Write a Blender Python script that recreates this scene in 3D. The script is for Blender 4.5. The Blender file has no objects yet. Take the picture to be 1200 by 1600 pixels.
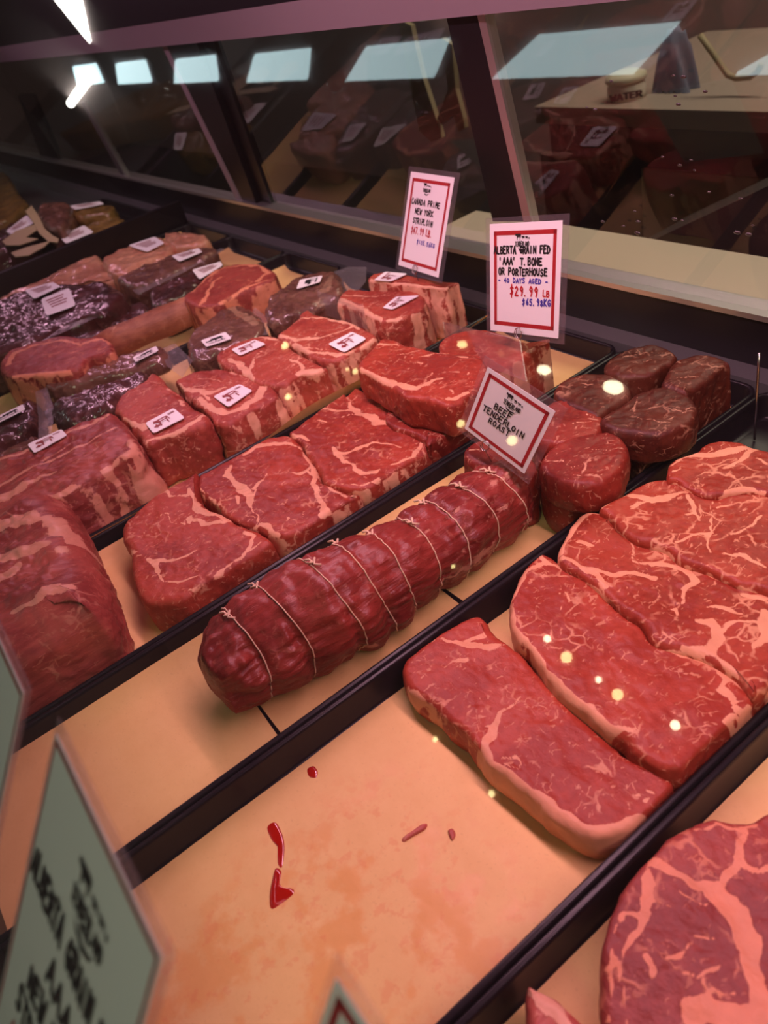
import bpy, math, random
import numpy as np
from mathutils import Matrix, Vector
random.seed(7); np.random.seed(7)
S = bpy.context.scene; COL = S.collection

# ------------------------------------------------------------------ camera
FPX = 1272.09
RM = np.array([[0.58361671, -0.37396799, 0.72079087], [0.78200891, 0.49796347, -0.37482588], [-0.21875465, 0.78241953, 0.58306611]])
EYE = np.array([0, 0, .5])
cd = bpy.data.cameras.new('camera'); cam = bpy.data.objects.new('camera', cd); COL.objects.link(cam)
cam.matrix_world = Matrix([list(RM[i]) + [EYE[i]] for i in range(3)] + [[0, 0, 0, 1]])
cd.sensor_fit = 'VERTICAL'; cd.sensor_height = 36; cd.lens = FPX / 1600 * 36
cd.clip_start = .005; cd.clip_end = 50
cd.dof.use_dof = True; cd.dof.focus_distance = .78; cd.dof.aperture_fstop = 8
S.camera = cam
# ------------------------------------------------------------------ view, world, lights
S.view_settings.view_transform = 'Standard'; S.view_settings.look = 'None'
S.view_settings.gamma = 1; S.view_settings.use_curve_mapping = False
S.view_settings.exposure = 0
W = bpy.data.worlds.new('world'); S.world = W; W.use_nodes = True
W.node_tree.nodes['Background'].inputs[0].default_value = (.02, .018, .02, 1)
W.node_tree.nodes['Background'].inputs[1].default_value = .3
S.cycles.max_bounces = 8; S.cycles.transparent_max_bounces = 16; S.cycles.caustics_reflective = False; S.cycles.caustics_refractive = False


def area(name, loc, size, power, color, target):
    l = bpy.data.lights.new(name, 'AREA'); l.shape = 'RECTANGLE'; l.size, l.size_y = size; l.energy = power; l.color = color
    o = bpy.data.objects.new(name, l); COL.objects.link(o); o.location = loc
    d = Vector(target) - Vector(loc); o.rotation_euler = d.to_track_quat('-Z', 'Y').to_euler(); return o


area('case_light', (-.42, .385, .585), (1.7, .045), 9.0, (1, .49, .63), (-.42, .36, 0))
area('case_light', (-2.1, .385, .585), (1.5, .045), 2.6, (1, .48, .70), (-2.1, .36, 0))
area('shop_fill_light', (1.1, -1.5, 1.85), (1.2, .6), 21, (.92, 1, .64), (-.4, 0, 0))  # unseen fill lamp added to brighten the cards facing the shop
area('kitchen_light', (-.6, 2.0, 1.85), (2.4, .5), 34, (1, .90, .70), (-.6, 1.9, -.8))


# ------------------------------------------------------------------ helpers
def ray(px, py):
    r = RM @ np.array([px - 600, -(py - 800), -FPX]); return r / np.linalg.norm(r)


def P(px, py, z=0.):
    r = ray(px, py); return EYE + r * ((z - EYE[2]) / r[2])


def PY(px, py, Y):
    r = ray(px, py); return EYE + r * (Y / r[1])


GB, GD = np.array([0, .757, .065]), np.array([0, -.072, .335])   # rear glass: foot and slope
GN = np.cross(np.array([1., 0, 0]), GD); GN /= np.linalg.norm(GN)
if GN[1] > 0: GN = -GN


def PW(px, py, off=0.):
    r = ray(px, py); return EYE + r * (((GB + GN * off - EYE) @ GN) / (r @ GN))


def _h(i, j, k):
    n = (i * 374761393 + j * 668265263 + k * 2147483647 + 12345) & 0xffffffff
    n = ((n ^ (n >> 13)) * 1274126177) & 0xffffffff
    return ((n ^ (n >> 16)) & 0xffff) / 32767.5 - 1


def noise(p, s=1., seed=0):
    p = np.asarray(p, float) * s + seed * 17.31
    i = np.floor(p).astype(np.int64); f = p - i; u = f * f * (3 - 2 * f); r = 0
    for a in (0, 1):
        for b in (0, 1):
            for c in (0, 1):
                w = (u[:, 0] if a else 1 - u[:, 0]) * (u[:, 1] if b else 1 - u[:, 1]) * (u[:, 2] if c else 1 - u[:, 2])
                r = r + w * _h(i[:, 0] + a, i[:, 1] + b, i[:, 2] + c)
    return r


def fbm(p, s, seed=0, o=3):
    return sum(noise(p, s * 2 ** k, seed + k) * .5 ** k for k in range(o))


def tag(o, label, cat, group=None, kind=None):
    if label: o['label'] = label
    if cat: o['category'] = cat
    if group: o['group'] = group
    if kind: o['kind'] = kind
    return o


def wloc(o):
    v = np.array(o.location, float)
    while o.parent: o = o.parent; v += np.array(o.location, float)
    return v


def obj(name, V, F, mat, parent=None, smooth=False, loc=None, attrs=None):
    V = np.asarray(V, float)
    base = wloc(parent) if parent is not None else np.zeros(3)
    if loc is None: loc = np.array([V[:, 0].mean(), V[:, 1].mean(), V[:, 2].min()])
    loc = np.asarray(loc, float)
    me = bpy.data.meshes.new(name); me.from_pydata((V - loc).tolist(), [], [list(map(int, f)) for f in F])
    o = bpy.data.objects.new(name, me); COL.objects.link(o); o.location = loc - base; o.parent = parent
    if mat: me.materials.append(mat)
    if smooth: me.polygons.foreach_set('use_smooth', [True] * len(me.polygons))
    for k, a in (attrs or {}).items():
        at = me.attributes.new(k, 'FLOAT', 'POINT'); at.data.foreach_set('value', np.asarray(a, np.float32))
    me.update(); return o


def empty(name, loc, label, cat, group=None):
    o = bpy.data.objects.new(name, None); COL.objects.link(o); o.location = loc; o.empty_display_size = .02
    return tag(o, label, cat, group)


class MB:
    def __init__(s): s.V = []; s.F = []

    def add(s, V, F):
        n = len(s.V); s.V += [tuple(v) for v in V]; s.F += [[n + i for i in f] for f in F]; return s

    def box(s, a, b):
        (x0, y0, z0), (x1, y1, z1) = a, b
        return s.add([(x0, y0, z0), (x1, y0, z0), (x1, y1, z0), (x0, y1, z0), (x0, y0, z1), (x1, y0, z1), (x1, y1, z1), (x0, y1, z1)],
                     [(3, 2, 1, 0), (4, 5, 6, 7), (0, 1, 5, 4), (1, 2, 6, 5), (2, 3, 7, 6), (3, 0, 4, 7)])

    def slab(s, Q, n):                       # polygon Q extruded by vector n
        Q = [np.array(q) for q in Q]; k = len(Q)
        return s.add(Q + [q + n for q in Q], [list(range(k))[::-1], list(range(k, 2 * k))] + [[i, (i + 1) % k, k + (i + 1) % k, k + i] for i in range(k)])

    def tube(s, pts, r, n=8, closed=False):
        pts = [np.array(p, float) for p in pts]; m = len(pts); V = []
        for i, p in enumerate(pts):
            a = pts[(i - 1) % m] if closed or i else p; b = pts[(i + 1) % m] if closed or i < m - 1 else p
            t = b - a; t /= np.linalg.norm(t) + 1e-12
            u = np.cross(t, (0.31, .17, .93)); u /= np.linalg.norm(u) + 1e-12; w = np.cross(t, u)
            rr = r[i] if hasattr(r, '__len__') else r
            V += [p + rr * (u * math.cos(k * 2 * math.pi / n) + w * math.sin(k * 2 * math.pi / n)) for k in range(n)]
        F = [[i * n + k, i * n + (k + 1) % n, ((i + 1) % m) * n + (k + 1) % n, ((i + 1) % m) * n + k] for i in range(m if closed else m - 1) for k in range(n)]
        if not closed: F += [list(range(n))[::-1], list(range((m - 1) * n, m * n))]
        return s.add(V, F)

    def lathe(s, c, prof, n=20):
        V = [(c[0] + r * math.cos(k * 2 * math.pi / n), c[1] + r * math.sin(k * 2 * math.pi / n), c[2] + z) for r, z in prof for k in range(n)]
        m = len(prof)
        F = [[i * n + k, i * n + (k + 1) % n, (i + 1) * n + (k + 1) % n, (i + 1) * n + k] for i in range(m - 1) for k in range(n)]
        return s.add(V, F + [list(range(n))[::-1], list(range((m - 1) * n, m * n))])

    def build(s, name, mat, parent=None, smooth=False): return obj(name, s.V, s.F, mat, parent, smooth)


# ------------------------------------------------------------------ materials
def lin(r, g, b):
    return tuple(((c / 255 + .055) / 1.055) ** 2.4 if c > 10 else c / 255 / 12.92 for c in (r, g, b)) + (1,)


class NT:
    def __init__(s, name):
        s.m = bpy.data.materials.new(name); s.m.use_nodes = True; s.t = s.m.node_tree; s.b = s.t.nodes['Principled BSDF']; s.out = s.t.nodes['Material Output']

    def n(s, typ, **kw):
        x = s.t.nodes.new(typ)
        for k, v in kw.items():
            if k.startswith('i_'): x.inputs[k[2:].replace('_', ' ')].default_value = v
            else: setattr(x, k, v)
        return x

    def l(s, a, b): s.t.links.new(a, b)

    def math(s, op, a, b=None, c=None):
        x = s.n('ShaderNodeMath', operation=op)
        for i, v in enumerate((a, b, c)):
            if v is None: continue
            if isinstance(v, (int, float)): x.inputs[i].default_value = v
            else: s.l(v, x.inputs[i])
        return x.outputs[0]

    def step(s, v, a, b):
        x = s.n('ShaderNodeMapRange', interpolation_type='SMOOTHSTEP'); s.l(v, x.inputs[0]); x.inputs[1].default_value = a; x.inputs[2].default_value = b
        return x.outputs[0]

    def mix(s, f, a, b):
        x = s.n('ShaderNodeMix', data_type='RGBA')
        if isinstance(f, (int, float)): x.inputs[0].default_value = f
        else: s.l(f, x.inputs[0])
        for i, v in ((6, a), (7, b)):
            if isinstance(v, tuple): x.inputs[i].default_value = v
            else: s.l(v, x.inputs[i])
        return x.outputs[2]

    def coord(s, rnd=True):
        tc = s.n('ShaderNodeTexCoord').outputs['Object']
        if not rnd: return tc
        oi = s.n('ShaderNodeObjectInfo'); k = s.math('MULTIPLY', oi.outputs['Random'], 7.)
        a = s.n('ShaderNodeVectorMath', operation='ADD'); s.l(tc, a.inputs[0]); s.l(k, a.inputs[1]); return a.outputs[0]

    def noise(s, co, scale, detail=3, rough=.55, out=0):
        x = s.n('ShaderNodeTexNoise'); x.inputs['Scale'].default_value = scale; x.inputs['Detail'].default_value = detail; x.inputs['Roughness'].default_value = rough
        s.l(co, x.inputs['Vector']); return x.outputs[out]

    def scale(s, co, v):
        x = s.n('ShaderNodeMapping'); s.l(co, x.inputs[0]); x.inputs['Scale'].default_value = v; return x.outputs[0]

    def bump(s, h, strength, dist, prev=None):
        x = s.n('ShaderNodeBump'); x.inputs['Strength'].default_value = strength; x.inputs['Distance'].default_value = dist; s.l(h, x.inputs['Height'])
        if prev is not None: s.l(prev, x.inputs['Normal'])
        return x.outputs[0]


def plain(name, col, rough=.5, metal=0., emit=0., coat=0., spec=.5):
    t = NT(name); b = t.b
    b.inputs['Base Color'].default_value = col; b.inputs['Roughness'].default_value = rough; b.inputs['Metallic'].default_value = metal
    b.inputs['Coat Weight'].default_value = coat; b.inputs['Specular IOR Level'].default_value = spec
    if emit: b.inputs['Emission Color'].default_value = col; b.inputs['Emission Strength'].default_value = emit
    co = t.coord(False); t.l(t.bump(t.noise(co, 350, 2), .06, .001), b.inputs['Normal'])
    return t.m


def clear(name, ior=1.5, tint=(1, 1, 1, 1), rough=.0, haze=0., hazecol=(.8, .8, .8, 1), wrinkle=0., trans=False):
    t = NT(name); t.t.nodes.remove(t.b)
    tr = t.n('ShaderNodeBsdfTransparent'); tr.inputs[0].default_value = tint
    gl = t.n('ShaderNodeBsdfGlossy'); gl.inputs['Roughness'].default_value = rough; gl.inputs[0].default_value = (1, 1, 1, 1)
    fr = t.n('ShaderNodeLayerWeight'); f0 = ((ior - 1) / (ior + 1)) ** 2
    fo = t.math('MULTIPLY_ADD', t.math('POWER', fr.outputs['Facing'], 5.), 1 - f0, f0)
    mx = t.n('ShaderNodeMixShader'); t.l(fo, mx.inputs[0]); t.l(tr.outputs[0], mx.inputs[1]); t.l(gl.outputs[0], mx.inputs[2])
    if wrinkle:
        nb = t.bump(t.noise(t.coord(), 45, 4, .6), wrinkle, .01); t.l(nb, gl.inputs['Normal']); t.l(nb, fr.inputs['Normal'])
    o = mx.outputs[0]
    if haze:
        df = t.n('ShaderNodeBsdfTranslucent' if trans else 'ShaderNodeBsdfDiffuse'); df.inputs[0].default_value = hazecol
        m2 = t.n('ShaderNodeMixShader'); m2.inputs[0].default_value = haze; t.l(o, m2.inputs[1]); t.l(df.outputs[0], m2.inputs[2]); o = m2.outputs[0]
    t.l(o, t.out.inputs[0]); return t.m


def meat_mat(name, lean, lean2, fat, vein=1., vscale=48, speck=1., rough=.42, bumpk=.35, fibre=(1, 1, 1), coat=0., crink=0., vmask=.5):
    t = NT(name); co = t.coord(); b = t.b
    at = t.n('ShaderNodeAttribute', attribute_name='fat').outputs['Fac']
    warp = t.noise(co, 30, 3, .6, 1)
    w0 = t.n('ShaderNodeVectorMath', operation='SUBTRACT'); t.l(warp, w0.inputs[0]); w0.inputs[1].default_value = (.5, .5, .5)
    w1 = t.n('ShaderNodeVectorMath', operation='SCALE'); t.l(w0.outputs[0], w1.inputs[0]); w1.inputs['Scale'].default_value = .026
    w2 = t.n('ShaderNodeVectorMath', operation='ADD'); t.l(co, w2.inputs[0]); t.l(w1.outputs[0], w2.inputs[1]); wc = w2.outputs[0]
    n1 = t.noise(co, 90, 4, .65)
    fm = t.step(t.math('ADD', at, t.math('MULTIPLY', t.math('SUBTRACT', n1, .5), 1.2)), .40, .60)
    v = t.n('ShaderNodeTexVoronoi', feature='DISTANCE_TO_EDGE'); v.inputs['Scale'].default_value = vscale; t.l(wc, v.inputs['Vector'])
    mk = t.step(t.noise(co, 26, 3, .6), vmask + .02, vmask + .16)
    vn = t.math('MULTIPLY', t.math('SUBTRACT', 1, t.step(v.outputs[0], .012, .06)), mk)
    v2 = t.n('ShaderNodeTexVoronoi', feature='DISTANCE_TO_EDGE'); v2.inputs['Scale'].default_value = vscale * 2.6; t.l(wc, v2.inputs['Vector'])
    mk2 = t.step(t.noise(co, 60, 3, .6), .56, .66)
    vn2 = t.math('MULTIPLY', t.math('MULTIPLY', t.math('SUBTRACT', 1, t.step(v2.outputs[0], .01, .07)), mk2), .8)
    sp = t.math('MULTIPLY', t.step(t.noise(t.scale(wc, (1, .45, 1)), 230, 2, .5), .63, .70), .75 * speck)
    vv = t.math('MULTIPLY', t.math('MAXIMUM', vn, vn2), vein)
    mask = t.math('MAXIMUM', fm, t.math('MAXIMUM', vv, sp))
    fib = t.noise(t.scale(co, fibre), 160, 3, .6)
    big = t.step(t.noise(co, 14, 2), .35, .65)
    lc = t.mix(t.math('MULTIPLY', t.math('ADD', big, t.math('MULTIPLY', t.math('SUBTRACT', fib, .5), 2.4)), 1.), lean, lean2)
    fc = t.mix(t.noise(co, 55, 3), tuple(c * .72 for c in fat[:3]) + (1,), tuple(min(1, c * 1.12) for c in fat[:3]) + (1,))
    t.l(t.mix(mask, lc, fc), b.inputs['Base Color'])
    b.inputs['Roughness'].default_value = rough; b.inputs['Specular IOR Level'].default_value = .32
    nb = t.bump(t.math('ADD', t.noise(t.scale(co, fibre), 190, 4, .65), t.math('MULTIPLY', mask, .25)), bumpk, .0022)
    if crink:
        b.inputs['Coat Weight'].default_value = coat; b.inputs['Coat Roughness'].default_value = .04
        rg = t.math('ABSOLUTE', t.math('SUBTRACT', t.noise(t.scale(wc, (1.6, .4, 1)), 15, 3, .55), .5))
        cb = t.bump(rg, crink, .02)
        t.l(cb, b.inputs['Coat Normal'])
    elif coat:
        b.inputs['Coat Weight'].default_value = coat; b.inputs['Coat Roughness'].default_value = .22; t.l(nb, b.inputs['Coat Normal'])
    t.l(nb, b.inputs['Normal']); return t.m


FAT = (.78, .35, .20, 1)
M = {}
M['strip'] = meat_mat('striploin_meat', (.31, .034, .018, 1), (.42, .060, .032, 1), FAT, .75, 46, .8, .42, .28)
M['sirloin'] = meat_mat('sirloin_meat', (.26, .027, .014, 1), (.37, .050, .025, 1), FAT, .8, 40, .9, .40, .3, vmask=.44)
M['ribeye'] = meat_mat('ribeye_meat', (.27, .030, .018, 1), (.40, .056, .030, 1), (.80, .38, .23, 1), .65, 44, .7, .42, .3)
M['ribeye_dark'] = meat_mat('dark_ribeye_meat', (.235, .036, .030, 1), (.34, .060, .045, 1), (.76, .28, .16, 1), .7, 34, .5, .4, .4)
M['prime'] = meat_mat('prime_meat', (.30, .042, .030, 1), (.43, .08, .05, 1), (.84, .42, .28, 1), .8, 52, .8, .45, .35)
M['filet'] = meat_mat('filet_meat', (.18, .016, .011, 1), (.27, .031, .018, 1), (.78, .40, .26, 1), .75, 34, .55, .4, .3)
M['aged'] = meat_mat('aged_filet_meat', (.065, .010, .006, 1), (.115, .022, .011, 1), (.48, .24, .15, 1), .8, 34, .5, .42, .3)
M['roast'] = meat_mat('tenderloin_roast_meat', (.165, .016, .012, 1), (.28, .036, .026, 1), (.55, .22, .15, 1), .3, 40, .35, .38, .8, (1, .14, 1), coat=.12)
M['bone_in'] = meat_mat('rib_block_meat', (.24, .036, .030, 1), (.40, .085, .062, 1), (.70, .30, .20, 1), .5, 36, .4, .42, .45, (1, .2, 1), coat=.15)
M['fatside'] = meat_mat('fat_streaked_meat', (.42, .08, .06, 1), (.62, .2, .14, 1), (.84, .42, .28, 1), .7, 30, .6, .45, .5, (1, .2, 1))
M['packed'] = meat_mat('vacuum_packed_meat', (.035, .008, .007, 1), (.08, .018, .016, 1), (.26, .12, .10, 1), .5, 26, .5, .4, .35, coat=1., crink=.8)
M['packed_brown'] = meat_mat('vacuum_packed_brown_meat', (.10, .035, .026, 1), (.19, .08, .055, 1), (.34, .19, .12, 1), .8, 22, .6, .4, .35, coat=1., crink=.5)
M['packed_tan'] = meat_mat('vacuum_packed_fat', (.50, .20, .12, 1), (.66, .34, .20, 1), (.7, .4, .25, 1), .3, 24, .3, .4, .3, coat=.8, crink=.35)
M['packed_gold'] = meat_mat('vacuum_packed_sausage', (.16, .09, .02, 1), (.26, .15, .04, 1), (.4, .26, .09, 1), .3, 24, .3, .4, .3, coat=.9, crink=.3)
M['bone'] = meat_mat('rib_bone_surface', (.24, .075, .04, 1), (.42, .16, .085, 1), (.58, .30, .17, 1), .8, 30, .4, .45, .5, (1, .25, 1))
M['black'] = plain('black_tray_plastic', (.012, .009, .012, 1), .28, spec=.28)
M['frame'] = plain('black_door_frame', (.008, .006, .008, 1), .4, spec=.3)
M['alu'] = plain('brushed_aluminium', (.62, .60, .60, 1), .38, .9)
M['steel'] = plain('dull_steel_deck', (.20, .19, .20, 1), .45, .6)
M['header'] = plain('white_header_rail', (.27, .23, .26, 1), .5)
M['wire'] = plain('steel_wire', (.55, .5, .48, 1), .25, 1.)
M['string'] = plain('butcher_string', (.75, .52, .36, 1), .85)
M['card'] = plain('white_card', (.92, .90, .92, 1), .6)
M['red'] = plain('red_print', (.42, .015, .02, 1), .6)
M['redink'] = plain('red_marker_ink', (.55, .02, .03, 1), .6)
M['blueink'] = plain('blue_marker_ink', (.06, .035, .42, 1), .6)
M['ink'] = plain('black_marker_ink', (.012, .01, .012, 1), .6)
M['brick'] = plain('brown_red_sticker_print', (.28, .05, .05, 1), .6)
M['sleeve'] = clear('clear_plastic_sleeve', 1.45, (.97, .96, .97, 1), .05, .05, (.7, .6, .65, 1))
M['film'] = clear('clear_vacuum_film', 1.5, (.9, .88, .9, 1), .12, .12, (.7, .62, .66, 1), .6)
M['glass'] = clear('front_display_glass', 1.62, (.98, .98, .98, 1), .003, .003, (.8, .8, .8, 1), trans=True)
M['reardoor'] = clear('rear_door_glass', 1.55, (.84, .82, .78, 1), .010)
M['water'] = plain('water_drop', (.05, .04, .04, 1), .05, coat=1.)
M['juice'] = plain('red_meat_juice', (.42, .012, .006, 1), .06, coat=1.)
M['tan'] = plain('tan_plastic', (.34, .27, .16, 1), .5)
M['beige'] = plain('beige_tray_band', (.50, .40, .22, 1), .5)
M['cream'] = plain('cream_shelf', (.60, .56, .42, 1), .5)
M['olive'] = plain('olive_grey_panel', (.30, .26, .18, 1), .55)
M['dark'] = plain('counter_shade_and_bin', (.05, .035, .035, 1), .6)  # dark of the bin lid, also painted shade below the worktop
M['wallp'] = plain('dark_wall_paint', (.26, .17, .17, 1), .8)
M['ceil'] = plain('ceiling_tile', (.30, .24, .25, 1), .9)
M['floorp'] = plain('dark_floor_tile', (.07, .06, .06, 1), .5)
M['worktop'] = plain('worktop_laminate', (.36, .28, .24, 1), .4)
M['blue'] = plain('blue_cloth', (.13, .14, .22, 1), .8)
M['panel'] = plain('cool_ceiling_light', (.66, .90, .94, 1), .5, emit=5.5)
M['tube'] = plain('bright_lamp_tube', (1, 1, .88, 1), .5, emit=17)
M['bulb'] = plain('warm_lamp_bulb', (1, .84, .36, 1), .5, emit=15)
M['bulbw'] = plain('pale_lamp_bulb', (1, .93, .62, 1), .5, emit=22)
M['creamglow'] = plain('glowing_cream', (1, .93, .80, 1), .5, emit=1.0)  # evenly glowing cream surface


def paper_mat(name, wet):
    t = NT(name); co = t.coord(); b = t.b
    c = t.mix(t.noise(co, 40, 5, .65), (.78, .50, .185, 1), (.90, .63, .265, 1))
    sp = t.step(t.noise(co, 420, 2), .62, .72)
    c = t.mix(t.math('MULTIPLY', sp, .25), c, (.55, .34, .14, 1))
    r = .62
    if wet:
        tc = t.coord(False)
        s = t.n('ShaderNodeSeparateXYZ'); t.l(tc, s.inputs[0])
        reg = t.math('MULTIPLY', t.step(t.math('MULTIPLY', s.outputs[1], -1.), .02, .12), t.step(s.outputs[0], -.10, -.03))
        st = t.math('MULTIPLY', t.step(t.noise(tc, 22, 5, .62), .47, .58), reg)
        c = t.mix(t.math('MULTIPLY', st, .55), c, (.80, .37, .11, 1))
        ed = t.math('MULTIPLY', t.step(t.noise(tc, 60, 4, .6), .56, .64), reg)
        c = t.mix(t.math('MULTIPLY', ed, .4), c, (.78, .30, .12, 1))
        rr = t.math('SUBTRACT', .62, t.math('MULTIPLY', st, .34)); t.l(rr, b.inputs['Roughness'])
    else: b.inputs['Roughness'].default_value = r
    t.l(c, b.inputs['Base Color'])
    t.l(t.bump(t.noise(co, 240, 3), .10, .001, t.bump(t.noise(co, 16, 3), .25, .006)), b.inputs['Normal']); return t.m


M['paper'] = paper_mat('kraft_butcher_paper', False); M['paperwet'] = paper_mat('stained_butcher_paper', True)

# ------------------------------------------------------------------ room and case
def struct(name, mb, mat): return tag(mb.build(name, mat), None, None, None, 'structure')


struct('floor', MB().box((-9, -3.2, -.95), (2.6, 3.2, -.85)), M['floorp'])
struct('ceiling', MB().box((-9, -3.2, 1.92), (2.6, 3.2, 2.0)), M['ceil'])
struct('wall_back', MB().box((-9, 3.0, -.85), (2.6, 3.1, 1.92)), M['wallp'])
struct('wall_front', MB().box((-9, -3.1, -.85), (2.6, -3.0, 1.92)), M['wallp'])
struct('wall_left', MB().box((-9.1, -3, -.85), (-9, 3, 1.92)), M['wallp'])
struct('wall_right', MB().box((2.5, -3, -.85), (2.6, 3, 1.92)), M['wallp'])

X0, X1 = -4.2, .75
case = empty('butcher_display_case', (-1.5, .3, -.85), 'long glass fronted butcher display case holding all the meat trays', 'display case')
MB().box((X0, -.30, -.85), (X1, .80, -.036)).build('case_body', M['steel'], case)
MB().box((X0, .728, -.036), (X1, .757, .0)).build('rear_ledge', M['steel'], case)
MB().slab([(X0, .757, -.0), (X0, .795, .0), (X0, .80, .055), (X0, .752, .060)], np.array([X1 - X0, 0, 0])).build('rear_rail', M['frame'], case)
MB().slab([(X0, .749, .060), (X0, .785, .060), (X0, .784, .067), (X0, .748, .067)], np.array([X1 - X0, 0, 0])).build('sill_trim', M['alu'], case)
MB().slab([(X0, .676, .385), (X0, .71, .385), (X0, .71, .425), (X0, .664, .425)], np.array([X1 - X0, 0, 0])).build('header_rail', M['header'], case)
MB().slab([(X0, .664, .425), (X0, .71, .425), (X0, .71, .64), (X0, .14, .64), (X0, .14, .625), (X0, .664, .605)], np.array([X1 - X0, 0, 0])).build('canopy', M['frame'], case)
gs = math.radians(60); g0 = np.array([0, -.065, .28]); gu = np.array([0, math.cos(gs), math.sin(gs)])
MB().add([g0 + gu * a + np.array([x, 0, 0]) for a, x in ((-.365, X0), (-.365, X1), (.398, X1), (.398, X0))], [(0, 1, 2, 3)]).build('front_glass', M['glass'], case)
tb = MB().tube([(-2.85, .385, .605), (.55, .385, .605)], .012, 12).build('light_tube_housing', M['header'], case)

# rear sliding doors
def bar(pxs, off, mat, name, parent, th=.014):
    return MB().slab([PW(x, y, off) for x, y in pxs], -GN * th).build(name, mat, parent, False)


def door(label, xs, off, stiles):
    d = empty('sliding_glass_door', (xs[0], .757, .065), label, 'glass door', 'sliding glass doors at the back of the case')
    q = [GB + GN * (off - .004) + np.array([x, 0, 0]) + GD * k for x, k in ((xs[0], 0), (xs[1], 0), (xs[1], .96), (xs[0], .96))]
    MB().add(q, [(0, 1, 2, 3)]).build('glass_pane', M['reardoor'], d)
    for px, mat, nm in stiles: bar(px, off, M[mat], nm, d)
    return d


xa = PW(760, 150)[0]; xb = PW(330, 200)[0]; xc = PW(60, 200)[0]
d = door('right rear glass door with a clear view of the cream shelf and water drops', (xa, X1), .0,
     [([(697, 25), (742, 10), (818, 346), (770, 346)], 'frame', 'door_stile'), ([(742, 8), (753, 8), (836, 372), (824, 372)], 'alu', 'edge_trim')])
door('middle rear glass door between the two dark upright stiles', (xb, xa), -.012,
     [([(309, 55), (329, 52), (434, 346), (414, 368)], 'frame', 'door_stile')])
door('left rear glass door behind the vacuum packs and bone-in steaks', (xc, xb), .0,
     [([(256, 62), (303, 56), (418, 366), (408, 372)], 'frame', 'door_stile'), ([(248, 62), (255, 62), (408, 378), (401, 378)], 'header', 'edge_trim'),
      ([(126, 160), (131, 160), (207, 294), (200, 294)], 'steel', 'edge_trim')])
door('farthest rear glass door, at the dark far end of the case', (X0, xc), -.012, [([(28, 150), (50, 150), (108, 282), (80, 288)], 'frame', 'door_stile')])

# water drops on the right door
for x, y in [(955, 127), (1052, 118), (1068, 120), (1055, 150), (1060, 163), (1102, 143), (917, 168), (930, 171), (1035, 245), (1062, 258), (1080, 250), (1085, 266),
             (1050, 305), (1054, 342), (1066, 344), (992, 330), (997, 346), (996, 364), (942, 346), (974, 353), (1152, 363), (1176, 352), (1170, 366), (1157, 310), (1108, 300)]:
    c = PW(x, y, .0015); r = random.uniform(.0012, .0028)
    V = []
    for i in range(5):
        a = i / 4 * math.pi / 2
        for k in range(10):
            b = k * math.pi / 5; V.append(c + r * math.cos(a) * (np.array([1, 0, 0]) * math.cos(b) * 1.5 + GD / np.linalg.norm(GD) * math.sin(b) * .8) + GN * r * .6 * math.sin(a))
    F = [[i * 10 + k, i * 10 + (k + 1) % 10, (i + 1) * 10 + (k + 1) % 10, (i + 1) * 10 + k] for i in range(4) for k in range(10)]
    tag(obj('water_drop', V, F, M['water'], None, True), 'small water drop clinging to the right rear glass door', 'water drop', 'water drops on the right rear glass door')

# ------------------------------------------------------------------ kitchen behind the doors
sh = PY(888, 412, .86); zs = sh[2]
tag(MB().box((-1.20, .80, zs - .02), (X1, .98, zs)).build('cream_shelf', M['cream']), 'long cream ledge shelf just behind the right rear glass door', 'shelf')
ct = PY(840, 167, 1.6); cl = PY(845, 212, 1.6)
wk = empty('work_counter', (-1, 1.9, -.85), 'kitchen work counter with an olive grey front panel behind the case', 'counter')
MB().box((PY(835, 170, 1.6)[0], 1.6, cl[2] + .03), (2.0, 2.3, ct[2])).build('worktop', M['worktop'], wk)
MB().box((PY(845, 200, 1.6)[0], 1.63, cl[2] - .07), (2.0, 2.28, cl[2] + .03)).build('recess_shade', M['dark'], wk)  # dark box painting the shade of the recess under the worktop
px0 = PY(1003, 300, 1.62)[0]
MB().box((px0, 1.62, -.85), (2.0, 2.25, cl[2] - .07)).build('front_panel', M['olive'], wk)
MB().box((PY(850, 300, 1.66)[0], 1.66, -.85), (px0, 2.2, cl[2] - .07)).build('opening_shade', M['dark'], wk)  # dark box in place of the shaded opening beside the olive panel
dk = PY(950, 408, 1.2); db = PY(1200, 300, 1.2)
tag(MB().slab([PY(950, 408, 1.2), PY(1210, 286, 1.2), PY(1230, 420, 1.2), PY(1100, 480, 1.2)], np.array([0, .25, 0])).build('waste_bin_lid', M['dark']), 'dark slanted bin lid in front of the olive counter panel', 'bin lid')

def quadmap(Q):
    a, b, c, d = [np.array(q, float) for q in Q]      # top-left, top-right, bottom-right, bottom-left
    return lambda u, v: (1 - v) * ((1 - u) * a + u * b) + v * ((1 - u) * d + u * c)


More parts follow.
